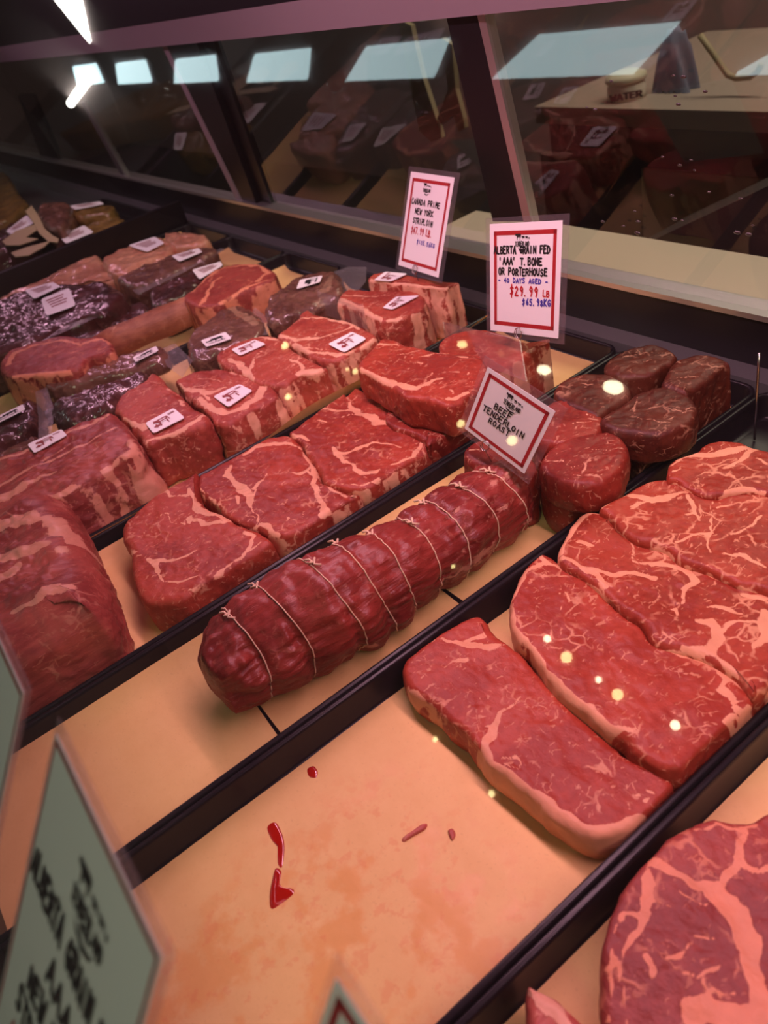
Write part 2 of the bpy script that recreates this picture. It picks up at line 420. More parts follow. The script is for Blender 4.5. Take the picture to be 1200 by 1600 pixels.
GL = {}
for k, v in {'A': '0,0 .5,1 1,0|.2,.38 .8,.38', 'B': '0,0 0,1 .65,.95 .75,.75 .6,.55 0,.5|.6,.55 .9,.3 .7,.02 0,0', 'C': '.9,.85 .5,1 .12,.7 .1,.3 .45,0 .9,.12', 'D': '0,0 .05,1 .6,.9 .95,.5 .6,.08 0,0',
             'E': '.85,1 0,1 0,0 .9,0|0,.52 .7,.55', 'F': '.9,1 0,1 0,0|0,.52 .7,.55', 'G': '.9,.85 .5,1 .1,.7 .1,.3 .5,0 .9,.15 .9,.45 .55,.45', 'H': '0,1 0,0|.9,1 .9,0|0,.5 .9,.5', 'I': '.4,1 .4,0', 'K': '0,1 0,0|.85,1 0,.45 .9,0',
             'L': '0,1 0,0 .8,0', 'M': '0,0 .1,1 .5,.35 .9,1 1,0', 'N': '0,0 .05,1 .9,0 .92,1', 'O': '.5,1 .1,.75 .08,.3 .45,0 .88,.25 .9,.72 .5,1', 'P': '0,0 0,1 .7,.95 .85,.72 .65,.5 0,.45', 'R': '0,0 0,1 .7,.95 .85,.72 .65,.52 0,.47|.35,.47 .9,0',
             'S': '.85,.88 .45,1 .12,.78 .3,.55 .75,.42 .85,.18 .45,0 .05,.12', 'T': '0,1 1,1|.5,1 .5,0', 'U': '0,1 .05,.25 .4,0 .8,.2 .9,1', 'W': '0,1 .2,0 .5,.65 .75,0 1,1', 'Y': '0,1 .45,.5 .95,1|.45,.5 .4,0', 'V': '0,1 .45,0 .9,1',
             '0': '.5,1 .12,.7 .12,.3 .5,0 .85,.3 .85,.7 .5,1', '1': '.4,1 .4,0', '2': '.1,.8 .5,1 .8,.75 .1,0 .9,.02', '3': '.1,.95 .7,.95 .4,.55 .8,.3 .45,0 .05,.1', '4': '.6,0 .65,1 .05,.35 .95,.35', '5': '.85,1 .2,1 .15,.58 .6,.6 .8,.3 .5,0 .05,.08', '6': '.7,1 .2,.5 .15,.15 .5,0 .8,.22 .6,.48 .18,.35',
             '7': '.05,1 .85,1 .35,0', '8': '.5,.52 .15,.78 .5,1 .8,.78 .5,.52 .12,.22 .5,0 .86,.24 .5,.52', '9': '.8,.7 .5,.45 .15,.7 .45,1 .8,.8 .75,.4 .5,0', '$': '.85,.8 .45,.95 .15,.75 .75,.4 .6,.12 .1,.15|.5,1.15 .45,-.2', '.': '.3,.0 .36,.05', "'": '.4,1 .36,.75', '-': '.1,.45 .8,.48'}.items():
    GL[k] = [[tuple(map(float, p.split(','))) for p in st.split()] for st in v.split('|')]


def strokes(mb, text, cx, cy, w, h, pen, mp, asp, jit=.05, skew=0., lift=None):
    """hand lettering: TEXT centred on (cx, cy), w wide and h tall in card units; asp = card height / width"""
    n = len(text); adv = w / n; cw = adv * .74
    for i, ch in enumerate(text):
        if ch == ' ' or ch not in GL: continue
        jx, jy, js = random.uniform(-jit, jit) * adv, random.uniform(-jit, jit) * h, random.uniform(.9, 1.08)
        for st in GL[ch]:
            pts = []
            for (a, b) in st:
                x = cx - w / 2 + i * adv + jx + a * cw * (.5 if ch in ".'" else 1) + skew * b * h; y = cy + h / 2 - b * h * js + jy
                pts.append((x + random.uniform(-.02, .02) * cw, y + random.uniform(-.02, .02) * h))
            for k in range(len(pts)):
                x, y = pts[k]; m = 7
                mb.add([mp(x + pen / 2 * math.cos(q * 2 * math.pi / m), y + pen / 2 * math.sin(q * 2 * math.pi / m) / asp) + lift for q in range(m)], [list(range(m))])
                if k:
                    x0, y0 = pts[k - 1]; dx, dy = x - x0, (y - y0) * asp; L = math.hypot(dx, dy) + 1e-9; nx, ny = -dy / L * pen / 2, dx / L * pen / 2 / asp
                    mb.add([mp(x0 + nx, y0 + ny) + lift * 1.03, mp(x + nx, y + ny) + lift * 1.03, mp(x - nx, y - ny) + lift * 1.03, mp(x0 - nx, y0 - ny) + lift * 1.03], [(0, 1, 2, 3)])


COW = [(0, .75), (.08, .88), (.2, .8), (.3, .84), (.85, .84), (.95, .75), (.98, .35), (.94, .35), (.9, .6), (.85, .5), (.84, .08), (.76, .08), (.75, .42), (.38, .4), (.36, .08), (.28, .08), (.27, .45), (.2, .55), (.1, .6), (0, .62)]


def poly(mb, pts, x, y, w, h, mp, lift): mb.add([mp(x + a * w, y + h - b * h) + lift for a, b in pts], [list(range(len(pts)))])


wb = empty('water_bottle', PY(980, 165, 1.68), 'white bottle marked WATER standing on the kitchen counter', 'bottle')
b0 = PY(980, 166, 1.68); rr = abs(PY(1003, 150, 1.68)[0] - PY(957, 150, 1.68)[0]) / 2; hh = PY(980, 130, 1.68)[2] - ct[2]
b0[2] = ct[2]
MB().lathe(b0, [(rr, 0), (rr * 1.02, .01), (rr, hh * .95), (rr * .9, hh * 1.1)], 24).build('bottle_body', plain('white_plastic', (.72, .66, .56, 1), .4), wb, True)
MB().lathe(b0 + [0, 0, hh * 1.1], [(rr * .9, 0), (rr * 1.1, .005), (rr * 1.05, hh * .5), (rr * .6, hh * .75)], 24).build('bottle_cap', M['cream'], wb, True)
fz = MB(); wu = np.array([.75, .66, 0]); wn = np.array([.66, -.75, 0]); fq = [b0 + wu * x * rr + wn * (rr + .003) + np.array([0, 0, z * hh]) for x, z in ((-.85, .78), (.85, .78), (.85, .15), (-.85, .15))]
strokes(fz, 'WATER', .5, .5, .98, .6, .09, quadmap(fq), .45, 0, 0, wn * .002); fz.build('lettering', M['ink'], wb)
cl0 = PY(1056, 150, 1.75); cl0[2] = ct[2]
V = []; F = []
for i in range(14):
    for k in range(14):
        u, v = i / 13 - .5, k / 13 - .5; V.append(cl0 + np.array([u * .10 + .01 * math.sin(v * 12), v * .07, max(0, .13 * (1 - (2 * u) ** 2) * (1 - (2 * v) ** 2)) + .006 * math.sin(u * 40 + v * 25) * (1 - (2 * u) ** 2)]))
F = [[i * 14 + k, (i + 1) * 14 + k, (i + 1) * 14 + k + 1, i * 14 + k + 1] for i in range(13) for k in range(13)]
tag(obj('blue_cloth', V, F, M['blue'], None, True), 'crumpled blue cloth on the kitchen counter beside the water bottle', 'cloth')
rod = [PY(x, y, 1.7) for x, y in ((1094, 55), (1110, 78), (1128, 104), (1138, 118), (1150, 122), (1172, 120), (1184, 112), (1190, 100))]
tag(MB().tube(rod, .007, 8).build('bent_tap_spout', M['tan'], None, True), 'pale bent tap spout above the kitchen counter', 'tap')
tg = empty('hanging_tongs', PY(672, 215, 1.3), 'tan plastic tongs hanging behind the middle rear glass door', 'tongs')
for q in ([(622, 30), (642, 40), (660, 120), (683, 190), (690, 215), (675, 222), (655, 205), (640, 130)], [(690, 60), (706, 70), (712, 140), (724, 185), (726, 200), (716, 206), (708, 180), (690, 195), (683, 185), (700, 140)]):
    MB().slab([PY(x, y, 1.3) for x, y in q], np.array([0, .012, 0])).build('tong_arm', M['tan'], tg)
w1 = MB()
for q in ([(652, 0), (700, -4), (704, 26), (655, 32)], [(708, -5), (752, -9), (755, 18), (708, 25)]): w1.slab([PY(x, y, 2.9) for x, y in q], np.array([0, .03, 0]))
struct('cream_squares', w1, M['creamglow'])  # two glowing cream squares in front of the back wall

# ------------------------------------------------------------------ lamps in the shop, seen mirrored in the front glass
for k, x0 in enumerate((-1.36, -2.25, -3.13, -4.0, -4.88, -5.78, -6.62)):
    L = .58
    q = [(x0, -1.355, 1.905), (x0 + L, -1.345, 1.905), (x0 + L + .20, -1.20, 1.905), (x0 + .29, -1.21, 1.905)]
    t = MB().slab(q, np.array([0, 0, .015])).build('ceiling_light', M['panel'])
    tag(t, 'slim cool white ceiling light mirrored in a row along the front glass', 'ceiling light', 'cool white ceiling lights in the shop')
t = MB().tube([(-7.2, -1.52, 1.89), (-6.0, -1.25, 1.89)], .03, 10).build('lamp_tube', M['tube']); tag(t, 'thin bright lamp tube mirrored at far left of the row of ceiling lights', 'lamp tube')
t = MB().slab([(-5.409, -.759, 1.9), (-5.045, -.793, 1.9), (-5.54, -1.046, 1.9)], np.array([0, 0, .015])).build('pointed_lamp', M['tube']); tag(t, 'bright pointed white lamp mirrored in the upper left corner of the glass', 'lamp')


def refl(px, py):
    n = np.array([0, -math.sin(gs), math.cos(gs)]); r = ray(px, py); h = EYE + r * (((g0 - EYE) @ n) / (r @ n)); r2 = r - 2 * (r @ n) * n
    return h + r2 * ((-2.985 - h[1]) / r2[1])


for x, y, r, m in [(445, 540, .026, 'bulb'), (450, 620, .022, 'bulb'), (555, 580, .018, 'bulb'), (543, 577, .012, 'bulb'), (958, 605, .034, 'bulbw'), (722, 538, .022, 'bulb'), (850, 578, .026, 'bulbw'), (855, 998, .016, 'bulbw'), (885, 1027, .024, 'bulb'), (935, 1062, .013, 'bulbw'),
                   (965, 1085, .022, 'bulb'), (1055, 1133, .018, 'bulbw'), (720, 662, .022, 'bulb'), (800, 688, .026, 'bulb'), (680, 1155, .012, 'bulb'), (768, 1240, .014, 'bulb'), (708, 885, .010, 'bulb')]:
    c = refl(x, y); sx = 1.7 if y in (605, 578, 538) else 1.1
    V = [c + np.array([r * sx * math.cos(a) * math.cos(b), r * .6 * math.sin(a), r * math.cos(a) * math.sin(b)]) for a in np.linspace(-math.pi / 2, math.pi / 2, 9) for b in np.arange(20) * math.pi / 10]
    F = [[i * 20 + k, i * 20 + (k + 1) % 20, (i + 1) * 20 + (k + 1) % 20, (i + 1) * 20 + k] for i in range(8) for k in range(20)]
    tag(obj('wall_lamp', V, F, M[m], None, True), 'small glowing wall lamp across the shop, mirrored in the front glass', 'lamp', 'wall lamps across the shop')

# ------------------------------------------------------------------ trays and paper
def rrect(x0, x1, y0, y1, r, n=8):
    pts = []
    for cx, cy, a0 in ((x1 - r, y1 - r, 0), (x0 + r, y1 - r, 90), (x0 + r, y0 + r, 180), (x1 - r, y0 + r, 270)):
        pts += [(cx + r * math.cos(math.radians(a0 + 90 * k / n)), cy + r * math.sin(math.radians(a0 + 90 * k / n))) for k in range(n + 1)]
    return pts


def tray(x0, x1, label, y0=-.20, y1=.722, top=0., low=-.0325):
    prof = [(.0035, low), (.0, low + .004), (.0, top - .004), (.0008, top - .001), (.002, top), (.0045, top), (.0056, top - .001), (.0062, top - .004), (.0075, low + .007), (.010, low + .0035), (.014, low + .0025)]
    V = []; n = None
    for d, z in prof:
        p = rrect(x0 + d, x1 - d, y0 + d, y1 - d, max(.022 - d, .006)); n = len(p); V += [(x, y, z) for x, y in p]
    m = len(prof)
    F = [[i * n + k, i * n + (k + 1) % n, (i + 1) * n + (k + 1) % n, (i + 1) * n + k] for i in range(m - 1) for k in range(n)] + [list(range((m - 1) * n, m * n)), list(range(n))[::-1]]
    return tag(obj('meat_tray', V, F, M['black'], None, True), label, 'tray', 'black meat trays in the case')


TR = [(-.2005, .06, 'black tray of the big marbled ribeye in the near right corner'), (-.4466, -.2010, 'black tray holding the row of striploin and sirloin steaks'),
      (-.6392, -.4472, 'black tray holding the tied tenderloin roast and filets'), (-.872, -.6398, 'black tray holding the row of ribeye steaks'),
      (-1.105, -.8726, 'black tray holding the stickered prime steaks'), (-1.275, -1.1056, 'black tray holding the brown vacuum packs with stickers'),
      (-1.485, -1.2756, 'black tray holding the bone-in rib steaks'), (-1.735, -1.4856, 'black tray holding dark packs with square white labels'),
      (-1.965, -1.7356, 'black tray holding the fat capped packs on tan paper')]
for a, b, l in TR: tray(a, b, l)
tray(-2.60, -2.0, 'tall black bin tray at the dark far end with beige banded packs', top=.0)
tag(MB().box((-1.992, -.2, -.036), (-1.974, .722, .052)).build('tray_divider', M['frame']), 'raised black divider between the lit trays and the far packs', 'divider')


def sheet(label, x0, x1, y0, y1, mat='paper', z=-.0292, curl=(0, 0), over=None, seed=0, n=(30, 44), skew=0.):
    u = np.linspace(0, 1, n[0]); v = np.linspace(0, 1, n[1]); U, Vv = np.meshgrid(u, v, indexing='ij'); U, Vv = U.ravel(), Vv.ravel()
    x = x0 + (x1 - x0) * U; y = y0 + (y1 - y0) * Vv + skew * (U - .5)
    p = np.stack([x, y, x * 0], 1); zz = z + .0006 + .0006 * fbm(p, 14, seed)
    zz += curl[0] * np.clip(1 - (x - x0) / .02, 0, 1) ** 2 + curl[1] * np.clip(1 - (x1 - x) / .03, 0, 1) ** 2 * (1 + .5 * noise(p, 9, seed + 5))
    if over: zz = np.maximum(zz, over(x, y))
    V = np.stack([x, y, zz], 1); k = n[1]
    F = [[i * k + j, (i + 1) * k + j, (i + 1) * k + j + 1, i * k + j + 1] for i in range(n[0] - 1) for j in range(k - 1)]
    o = obj('butcher_paper', V, F, M[mat], None, True)
    return tag(o, label, 'butcher paper', 'butcher paper sheets lining the trays')


sheet('stained tan paper sheet with meat juice in the striploin tray', -.4375, -.209, -.185, .62, 'paperwet', n=(40, 90))
sheet('plain tan paper sheet at the near end of the tenderloin tray', -.6318, -.4565, -.185, .098, curl=(.012, .0), seed=1, skew=-.012)
sheet('tan paper sheet under the middle of the tenderloin roast', -.6318, -.4565, .1, .302, curl=(.012, 0), seed=2, skew=-.008)
sheet('tan paper sheet under the filet steaks', -.6318, -.4565, .304, .71, curl=(.012, 0), seed=3)
sheet('golden tan paper sheet under the big roast and ribeye steaks', -.858, -.655, -.18, .40, seed=4, curl=(.014, 0))
sheet('tan paper sheet under the stacked ribeye and T-bone steak', -.858, -.652, .405, .712, seed=5, curl=(.006, .012))
sheet('tan paper curling over the tray edge beside the stickered steaks', -1.092, -.8665, .02, .70, seed=6, curl=(0, .030), z=-.0265)
sheet('tan paper sheet with a pointed corner behind the brown vacuum packs', -1.262, -1.118, .05, .705, seed=7, curl=(.01, 0))
sheet('tan paper sheet under the bone-in rib steaks', -1.472, -1.288, .0, .70, seed=8, curl=(.01, 0))
sheet('tan paper sheet under the dark labelled packs', -1.722, -1.498, .0, .70, seed=9, curl=(.01, 0))
sheet('orange tan paper along the far divider under the fat capped packs', -1.955, -1.748, .1, .69, seed=10, curl=(.02, 0))
sheet('tan paper sheet in the near right tray under the marbled ribeye', -.193, .05, -.18, .60, seed=11)


# ------------------------------------------------------------------ meat
def smooth_closed(p, n):
    p = np.asarray(p); k = len(p); out = []
    for i in range(k):
        a, b, c, d = p[i - 1], p[i], p[(i + 1) % k], p[(i + 2) % k]
        for t in np.linspace(0, 1, 16, endpoint=False):
            out.append(.5 * ((2 * b) + (-a + c) * t + (2 * a - 5 * b + 4 * c - d) * t * t + (-a + 3 * b - 3 * c + d) * t ** 3))
    out = np.array(out); L = np.r_[0, np.cumsum(np.linalg.norm(np.roll(out, -1, 0) - out, axis=1))]
    q = np.vstack([out, out[:1]]); s = np.linspace(0, L[-1], n, endpoint=False)
    return np.stack([np.interp(s, L, q[:, 0]), np.interp(s, L, q[:, 1])], 1)


def seamdist(xy, seams):
    f = np.zeros(len(xy))
    for pts, w in seams:
        for i in range(max(1, len(pts) - 1)):
            a = pts[i]; b = pts[min(i + 1, len(pts) - 1)]; wa = w[i]; wb = w[min(i + 1, len(w) - 1)]
            d = b - a; L = d @ d + 1e-12; t = np.clip(((xy - a) @ d) / L, 0, 1)
            dist = np.linalg.norm(xy - (a + t[:, None] * d), axis=1); ww = (wa + (wb - wa) * t) * .42
            f = np.maximum(f, np.clip(.5 + (ww - dist) / .0028, 0, 1))
    return f


SEED = [0]


def meat(name, label, cat, group, out, zt, zb, mat, seams=(), re=.006, flare=0., bump=.0013, N=200, dr=.003, xclamp=None, edge=.0016, sidefat=-1., zo=None, dome=0., sf=.3, world=False, ctr=None, tilt=(0, 0), sag=0.):
    SEED[0] += 1; sd = SEED[0]
    o = np.array([q[:2] for q in out]) if world else np.array([P(x, y, zt if zo is None else zo)[:2] for x, y in out])
    if xclamp: o[:, 0] = np.clip(o[:, 0], xclamp[0], xclamp[1])
    o = smooth_closed(o, N)
    tng = np.roll(o, -1, 0) - np.roll(o, 1, 0); nr = np.stack([tng[:, 1], -tng[:, 0]], 1); nr /= np.linalg.norm(nr, axis=1)[:, None] + 1e-9
    ar = .5 * np.sum(o[:, 0] * np.roll(o[:, 1], -1) - np.roll(o[:, 0], -1) * o[:, 1])
    if ar < 0: nr = -nr
    for _ in range(6): nr = (np.roll(nr, 1, 0) + nr + np.roll(nr, -1, 0)) / 3
    c = np.array(ctr) if ctr is not None else o.mean(0)
    h = zt - zb; re = min(re, h * .48); R = np.linalg.norm(o - c, axis=1).mean(); K = int(np.clip(R / dr, 10, 48))
    rings = []                                           # (xy, z, xy used for the fat map)
    ins = o - nr * re
    for s in np.linspace(.03, 1, K): rings.append((c + (ins - c) * s, np.full(N, zt) - dome * s ** 3, c + (ins - c) * s))
    for a in (.35, .7, 1.05, 1.4): rings.append((o - nr * re * (1 - math.sin(a)), np.full(N, zt - re * (1 - math.cos(a))) - dome, o - nr * re * (1 - math.sin(a)) * .6))
    ns = max(4, int(h / .004))
    for k in range(1, ns + 1):
        t = k / ns; z = (zt - dome - re) + (zb + .002 - (zt - dome - re)) * t
        rings.append((o + nr * (flare * t + .0015 * math.sin(t * 3.1)), np.full(N, z), o))
    rings.append((o + nr * (flare - .006), np.full(N, zb), o))
    V = np.concatenate([np.column_stack([a, b]) for a, b, _ in rings]); FX = np.concatenate([f for *_, f in rings])
    n0 = fbm(V, 55, sd, 3); side = np.clip((zt - V[:, 2]) / (re + 1e-6), 0, 1); nn = np.tile(nr, (len(rings), 1))
    e = (fbm(V, 38, sd + 3, 3) * edge + fbm(V, 150, sd + 7, 2) * edge * .45) * np.clip(side * 1.3, 0, 1)
    V[:, :2] += nn * e[:, None]
    low = np.clip((V[:, 2] - zb) / h * 2, 0, 1)
    V[:, 2] += (n0 * bump + .3 * bump * fbm(V, 200, sd + 9, 2)) * low + (tilt[0] * (V[:, 0] - c[0]) + tilt[1] * (V[:, 1] - c[1])) * np.clip((V[:, 2] - zb) / h, 0, 1)
    if sag: V[:, 2] += sag * np.clip(fbm(V, 18, sd + 11, 2), -1, 1) * low
    sm = [([P(x, y, zt)[:2] if not world else np.array([x, y]) for x, y in pts], w if hasattr(w, '__len__') else [w] * len(pts)) for pts, w in seams]
    P3 = np.column_stack([FX, V[:, 2] * .35])
    wx = np.stack([fbm(P3, 60, sd + 20, 3), fbm(P3, 60, sd + 40, 3)], 1) * .0036
    fat = seamdist(FX + wx, sm) if sm else np.zeros(len(V))
    fat = fat * (1 - (1 - sf) * np.clip(side, 0, 1))
    if sidefat > -.2: fat = np.maximum(fat, side * np.clip(.5 + sidefat + fbm(np.column_stack([FX, V[:, 2] * .22]), 70, sd + 50, 3) * .8, 0, 1))
    m = len(rings)
    F = [[i * N + k, (i + 1) * N + k, (i + 1) * N + (k + 1) % N, i * N + (k + 1) % N] for i in range(m - 1) for k in range(N)]
    if ar > 0: F = [f for f in F]
    else: F = [f[::-1] for f in F]
    cap = list(range(N)); bot = list(range((m - 1) * N, m * N))
    F += [cap if ar > 0 else cap[::-1], bot[::-1] if ar > 0 else bot]
    V[:, 2] = np.maximum(V[:, 2], zb)
    ob = obj(name, V, F, M[mat], None, True, None, {'fat': fat})
    return tag(ob, label, cat, group)


def sticker(parent, q, z, art='cow', name='label_sticker'):
    Q = [P(x, y, z) for x, y in q]; mp = quadmap(Q); up = np.array([0, 0, .0012])
    mb = MB(); m = []
    for cx, cy, a0 in ((.92, .88, 0), (.08, .88, 90), (.08, .12, 180), (.92, .12, 270)):
        for k in range(4):
            a = math.radians(a0 + 30 * k); m.append((cx + .08 * math.cos(a), cy + .12 * math.sin(a)))
    mb.slab([mp(a, b) for a, b in m], np.array([0, 0, .0007]))
    s = mb.build(name, M['card'], parent)
    pr = MB()
    if art == 'cow':
        poly(pr, COW, .18, .15, .5, .68, mp, up)
        poly(pr, [(.5, 0), (.3, .2), (0, .3), (.1, .6), (.3, .6), (.5, 1), (.7, .6), (.9, .6), (1, .3), (.7, .2)], .12, .5, .2, .3, mp, up)
        for y in (.2, .27): poly(pr, [(0, 0), (1, 0), (1, 1), (0, 1)], .70, y, .22, .035, mp, up)
        pr.build('sticker_print', M['brick'], s)
        w = MB()
        for y in (.36, .5): poly(w, [(0, 0), (1, 0), (1, 1), (0, 1)], .38, y, .2, .06, mp, up * 1.25)
        w.build('sticker_print', M['card'], s)
    elif art == 'black':
        poly(pr, COW, .3, .2, .5, .6, mp, up); poly(pr, [(0, 0), (1, 0), (1, 1), (0, 1)], .1, .45, .3, .12, mp, up)
        for x in (.15, .5): poly(pr, [(0, 0), (1, 0), (1, 1), (0, 1)], x, .76, .3, .06, mp, up)
        pr.build('sticker_print', M['ink'], s)
    else:
        for k, y in enumerate((.2, .34, .48, .62)): poly(pr, [(0, 0), (1, 0), (1, 1), (0, 1)], .15 + .03 * k, y, .6 - .08 * (k % 2), .06, mp, up)
        pr.build('sticker_print', M['brick'], s)
    return s


FL = -.0285
XR = (-.4375, -.2085)
meat('striploin_steak', 'nearest striploin steak with a thick fat edge beside the bare stained paper', 'steak', 'steaks in the striploin tray',
     [(629, 1039), (646, 1010), (668, 988), (693, 982), (730, 964), (750, 961), (761, 971), (768, 988), (792, 1004), (818, 1024), (847, 1058), (877, 1092), (913, 1126), (950, 1158), (987, 1184), (1023, 1199), (1047, 1213), (1053, 1234), (1028, 1272), (1003, 1291), (972, 1302), (939, 1308), (910, 1302), (877, 1282), (840, 1253), (814, 1231), (792, 1213), (761, 1193), (745, 1171), (726, 1145), (701, 1127), (675, 1101), (647, 1082), (634, 1066)],
     .001, FL, 'strip', [([(628, 1058), (647, 1084), (675, 1104), (701, 1130), (726, 1148)], [.002, .004, .004, .004, .003]), ([(745, 1172), (761, 1193), (792, 1214), (814, 1232), (840, 1255), (877, 1285), (910, 1303), (950, 1306), (1000, 1290), (1020, 1275)], [.005, .008, .011, .013, .014, .016, .018, .018, .013, .008]),
      ([(761, 1193), (764, 1165), (772, 1135), (786, 1112), (806, 1096), (815, 1088)], [.010, .008, .008, .005, .003, .001]), ([(770, 1135), (757, 1132)], [.005, .002]), ([(786, 1185), (806, 1182), (816, 1192), (812, 1206)], .0022), ([(790, 1196), (800, 1200), (812, 1206)], .002),
      ([(664, 990), (675, 996)], .005), ([(690, 995), (715, 1003), (745, 1008), (770, 1008), (788, 1010)], [.003, .006, .009, .010, .004]), ([(730, 998), (760, 992)], [.004, .006]), ([(697, 1040), (712, 1033), (722, 1032), (735, 1026)], [.001, .003, .005, .001]), ([(712, 1033), (722, 1018)], [.003, .001]),
      ([(990, 1240), (1010, 1232), (1025, 1238), (1032, 1236)], .002), ([(1000, 1252), (1018, 1228)], .0015)], re=.006, N=300, dr=.0024, xclamp=XR, sidefat=-.25, bump=.0010, sf=1)
meat('striploin_steak', 'second striploin steak, broad and smooth with a pale fat rim on its near side', 'steak', 'steaks in the striploin tray',
     [(843, 865), (820, 885), (805, 913), (796, 938), (797, 962), (806, 990), (829, 1018), (857, 1057), (885, 1085), (920, 1113), (948, 1137), (976, 1152), (990, 1172), (1018, 1193), (1046, 1203), (1074, 1208), (1095, 1190), (1130, 1156), (1165, 1121), (1181, 1101), (1168, 1083), (1147, 1057), (1116, 1036), (1077, 1020), (1039, 1009), (1018, 1000), (1004, 978), (976, 959), (955, 941), (934, 920), (913, 903), (892, 890), (875, 881), (859, 869)],
     .012, FL, 'strip', [([(826, 882), (806, 913), (797, 940), (800, 972), (829, 1018), (857, 1057), (885, 1085), (920, 1113), (948, 1134), (985, 1143), (1003, 1136)], [.006, .006, .006, .006, .008, .009, .010, .011, .010, .005, .002]), ([(822, 888), (850, 880), (890, 888)], [.008, .010, .004]), ([(843, 868), (850, 876)], .006),
      ([(1008, 985), (1018, 1000), (1039, 1009), (1077, 1020), (1110, 1034), (1140, 1055), (1165, 1080)], [.003, .006, .007, .008, .009, .006, .003]), ([(1116, 1050), (1133, 1058), (1124, 1070), (1138, 1085), (1147, 1105), (1165, 1112), (1182, 1095)], [.003, .005, .004, .005, .006, .006, .005]), ([(1165, 1112), (1150, 1120), (1146, 1128)], .004), ([(1160, 1095), (1150, 1105)], .003),
      ([(865, 928), (880, 926), (887, 945), (865, 955)], .0016), ([(890, 950), (885, 935)], .0015)], re=.006, N=300, dr=.0024, xclamp=XR, sidefat=-.3, bump=.0010, sf=1)
meat('sirloin_steak', 'heavily veined sirloin steak lying right behind the second striploin', 'steak', 'steaks in the striploin tray',
     [(873, 861), (881, 839), (894, 816), (914, 799), (939, 799), (954, 808), (965, 825), (988, 840), (1019, 851), (1047, 862), (1064, 876), (1104, 891), (1143, 908), (1200, 925), (1240, 945), (1245, 1000), (1230, 1050), (1195, 1092), (1172, 1080), (1149, 1055), (1118, 1034), (1079, 1018), (1041, 1007), (1021, 998), (1007, 976), (978, 957), (957, 939), (936, 919), (913, 902), (885, 886), (875, 876)],
     .018, FL, 'sirloin', [([(874, 865), (883, 838), (900, 812), (920, 799), (938, 802)], [.007, .008, .010, .009, .006]), ([(903, 848), (920, 852)], [.008, .006]), ([(875, 872), (905, 880), (928, 893), (946, 915)], [.006, .004, .008, .006]), ([(928, 893), (955, 897), (990, 897), (1020, 905)], [.005, .004, .006, .008]), ([(1000, 880), (1030, 880), (1060, 888), (1075, 895), (1088, 905), (1068, 920), (1066, 940)], [.003, .005, .005, .007, .008, .004, .003]),
      ([(965, 826), (988, 841), (1019, 852), (1047, 863), (1064, 877), (1104, 893), (1143, 909), (1200, 927)], [.003, .005, .006, .006, .006, .006, .006, .006]), ([(1040, 950), (1055, 950), (1059, 962)], [.002, .006, .003]), ([(1092, 975), (1110, 972), (1118, 985), (1126, 1000), (1112, 1015), (1085, 1015), (1070, 1011)], [.006, .009, .010, .010, .012, .009, .005]), ([(1120, 1000), (1135, 980), (1160, 975), (1185, 975)], [.004, .005, .003, .002]), ([(1112, 1015), (1135, 1040), (1160, 1060)], [.007, .006, .003]),
      ([(1110, 950), (1135, 955), (1160, 962)], [.002, .005, .002]), ([(1195, 960), (1190, 1000), (1175, 1010)], [.009, .010, .003]), ([(1160, 930), (1180, 936), (1200, 936)], [.003, .007, .007]), ([(985, 845), (990, 880), (1010, 882)], .002), ([(1035, 858), (1040, 875), (1020, 885)], .003)], re=.006, N=300, dr=.0024, xclamp=XR, sidefat=-.1)
meat('sirloin_steak', 'fourth steak of the striploin tray, broad with a fat seam along its back edge', 'steak', 'steaks in the striploin tray',
     [(936, 794), (959, 779), (988, 762), (1007, 752), (1030, 747), (1055, 749), (1095, 767), (1123, 767), (1160, 760), (1191, 760), (1230, 775), (1262, 830), (1258, 900), (1225, 930), (1200, 923), (1143, 906), (1104, 889), (1064, 874), (1047, 859), (1019, 849), (988, 838), (965, 823), (954, 807)],
     .025, FL, 'sirloin', [([(940, 794), (970, 775), (1000, 774), (1020, 777), (1045, 776), (1070, 772), (1092, 767)], [.005, .005, .008, .010, .009, .006, .004]), ([(985, 797), (1000, 783), (1012, 780)], [.003, .004, .003]), ([(1065, 806), (1078, 800), (1080, 778)], [.003, .006, .004]), ([(1078, 802), (1095, 812)], .003), ([(1110, 785), (1113, 810), (1112, 834)], .0018), ([(1052, 846), (1085, 837), (1112, 834)], [.002, .003, .005]), ([(1112, 834), (1104, 850), (1110, 864)], .003), ([(1140, 835), (1172, 816), (1190, 808)], [.002, .004, .003]), ([(1138, 864), (1165, 868), (1195, 885)], [.004, .005, .003]), ([(1123, 796), (1135, 788)], .003)], re=.006, N=260, dr=.0026, xclamp=XR, sidefat=-.1)
meat('sirloin_steak', 'rearmost steak of the striploin tray with a wide white fat band', 'steak', 'steaks in the striploin tray',
     [(1041, 746), (1045, 726), (1058, 714), (1087, 704), (1106, 691), (1138, 687), (1158, 690), (1172, 697), (1200, 701), (1230, 712), (1248, 750), (1225, 777), (1191, 766), (1160, 765), (1123, 772), (1095, 771), (1060, 752)],
     .031, FL, 'sirloin', [([(1047, 725), (1065, 713), (1085, 708)], [.005, .007, .006]), ([(1075, 711), (1110, 712), (1150, 704), (1180, 698)], [.006, .012, .013, .010]), ([(1132, 731), (1160, 720), (1180, 703)], [.004, .007, .006]), ([(1122, 770), (1150, 762), (1190, 764)], [.004, .008, .006]), ([(1048, 738), (1065, 734)], .002), ([(1185, 718), (1205, 730)], .003)], re=.006, N=220, dr=.0028, xclamp=XR, sidefat=-.1)

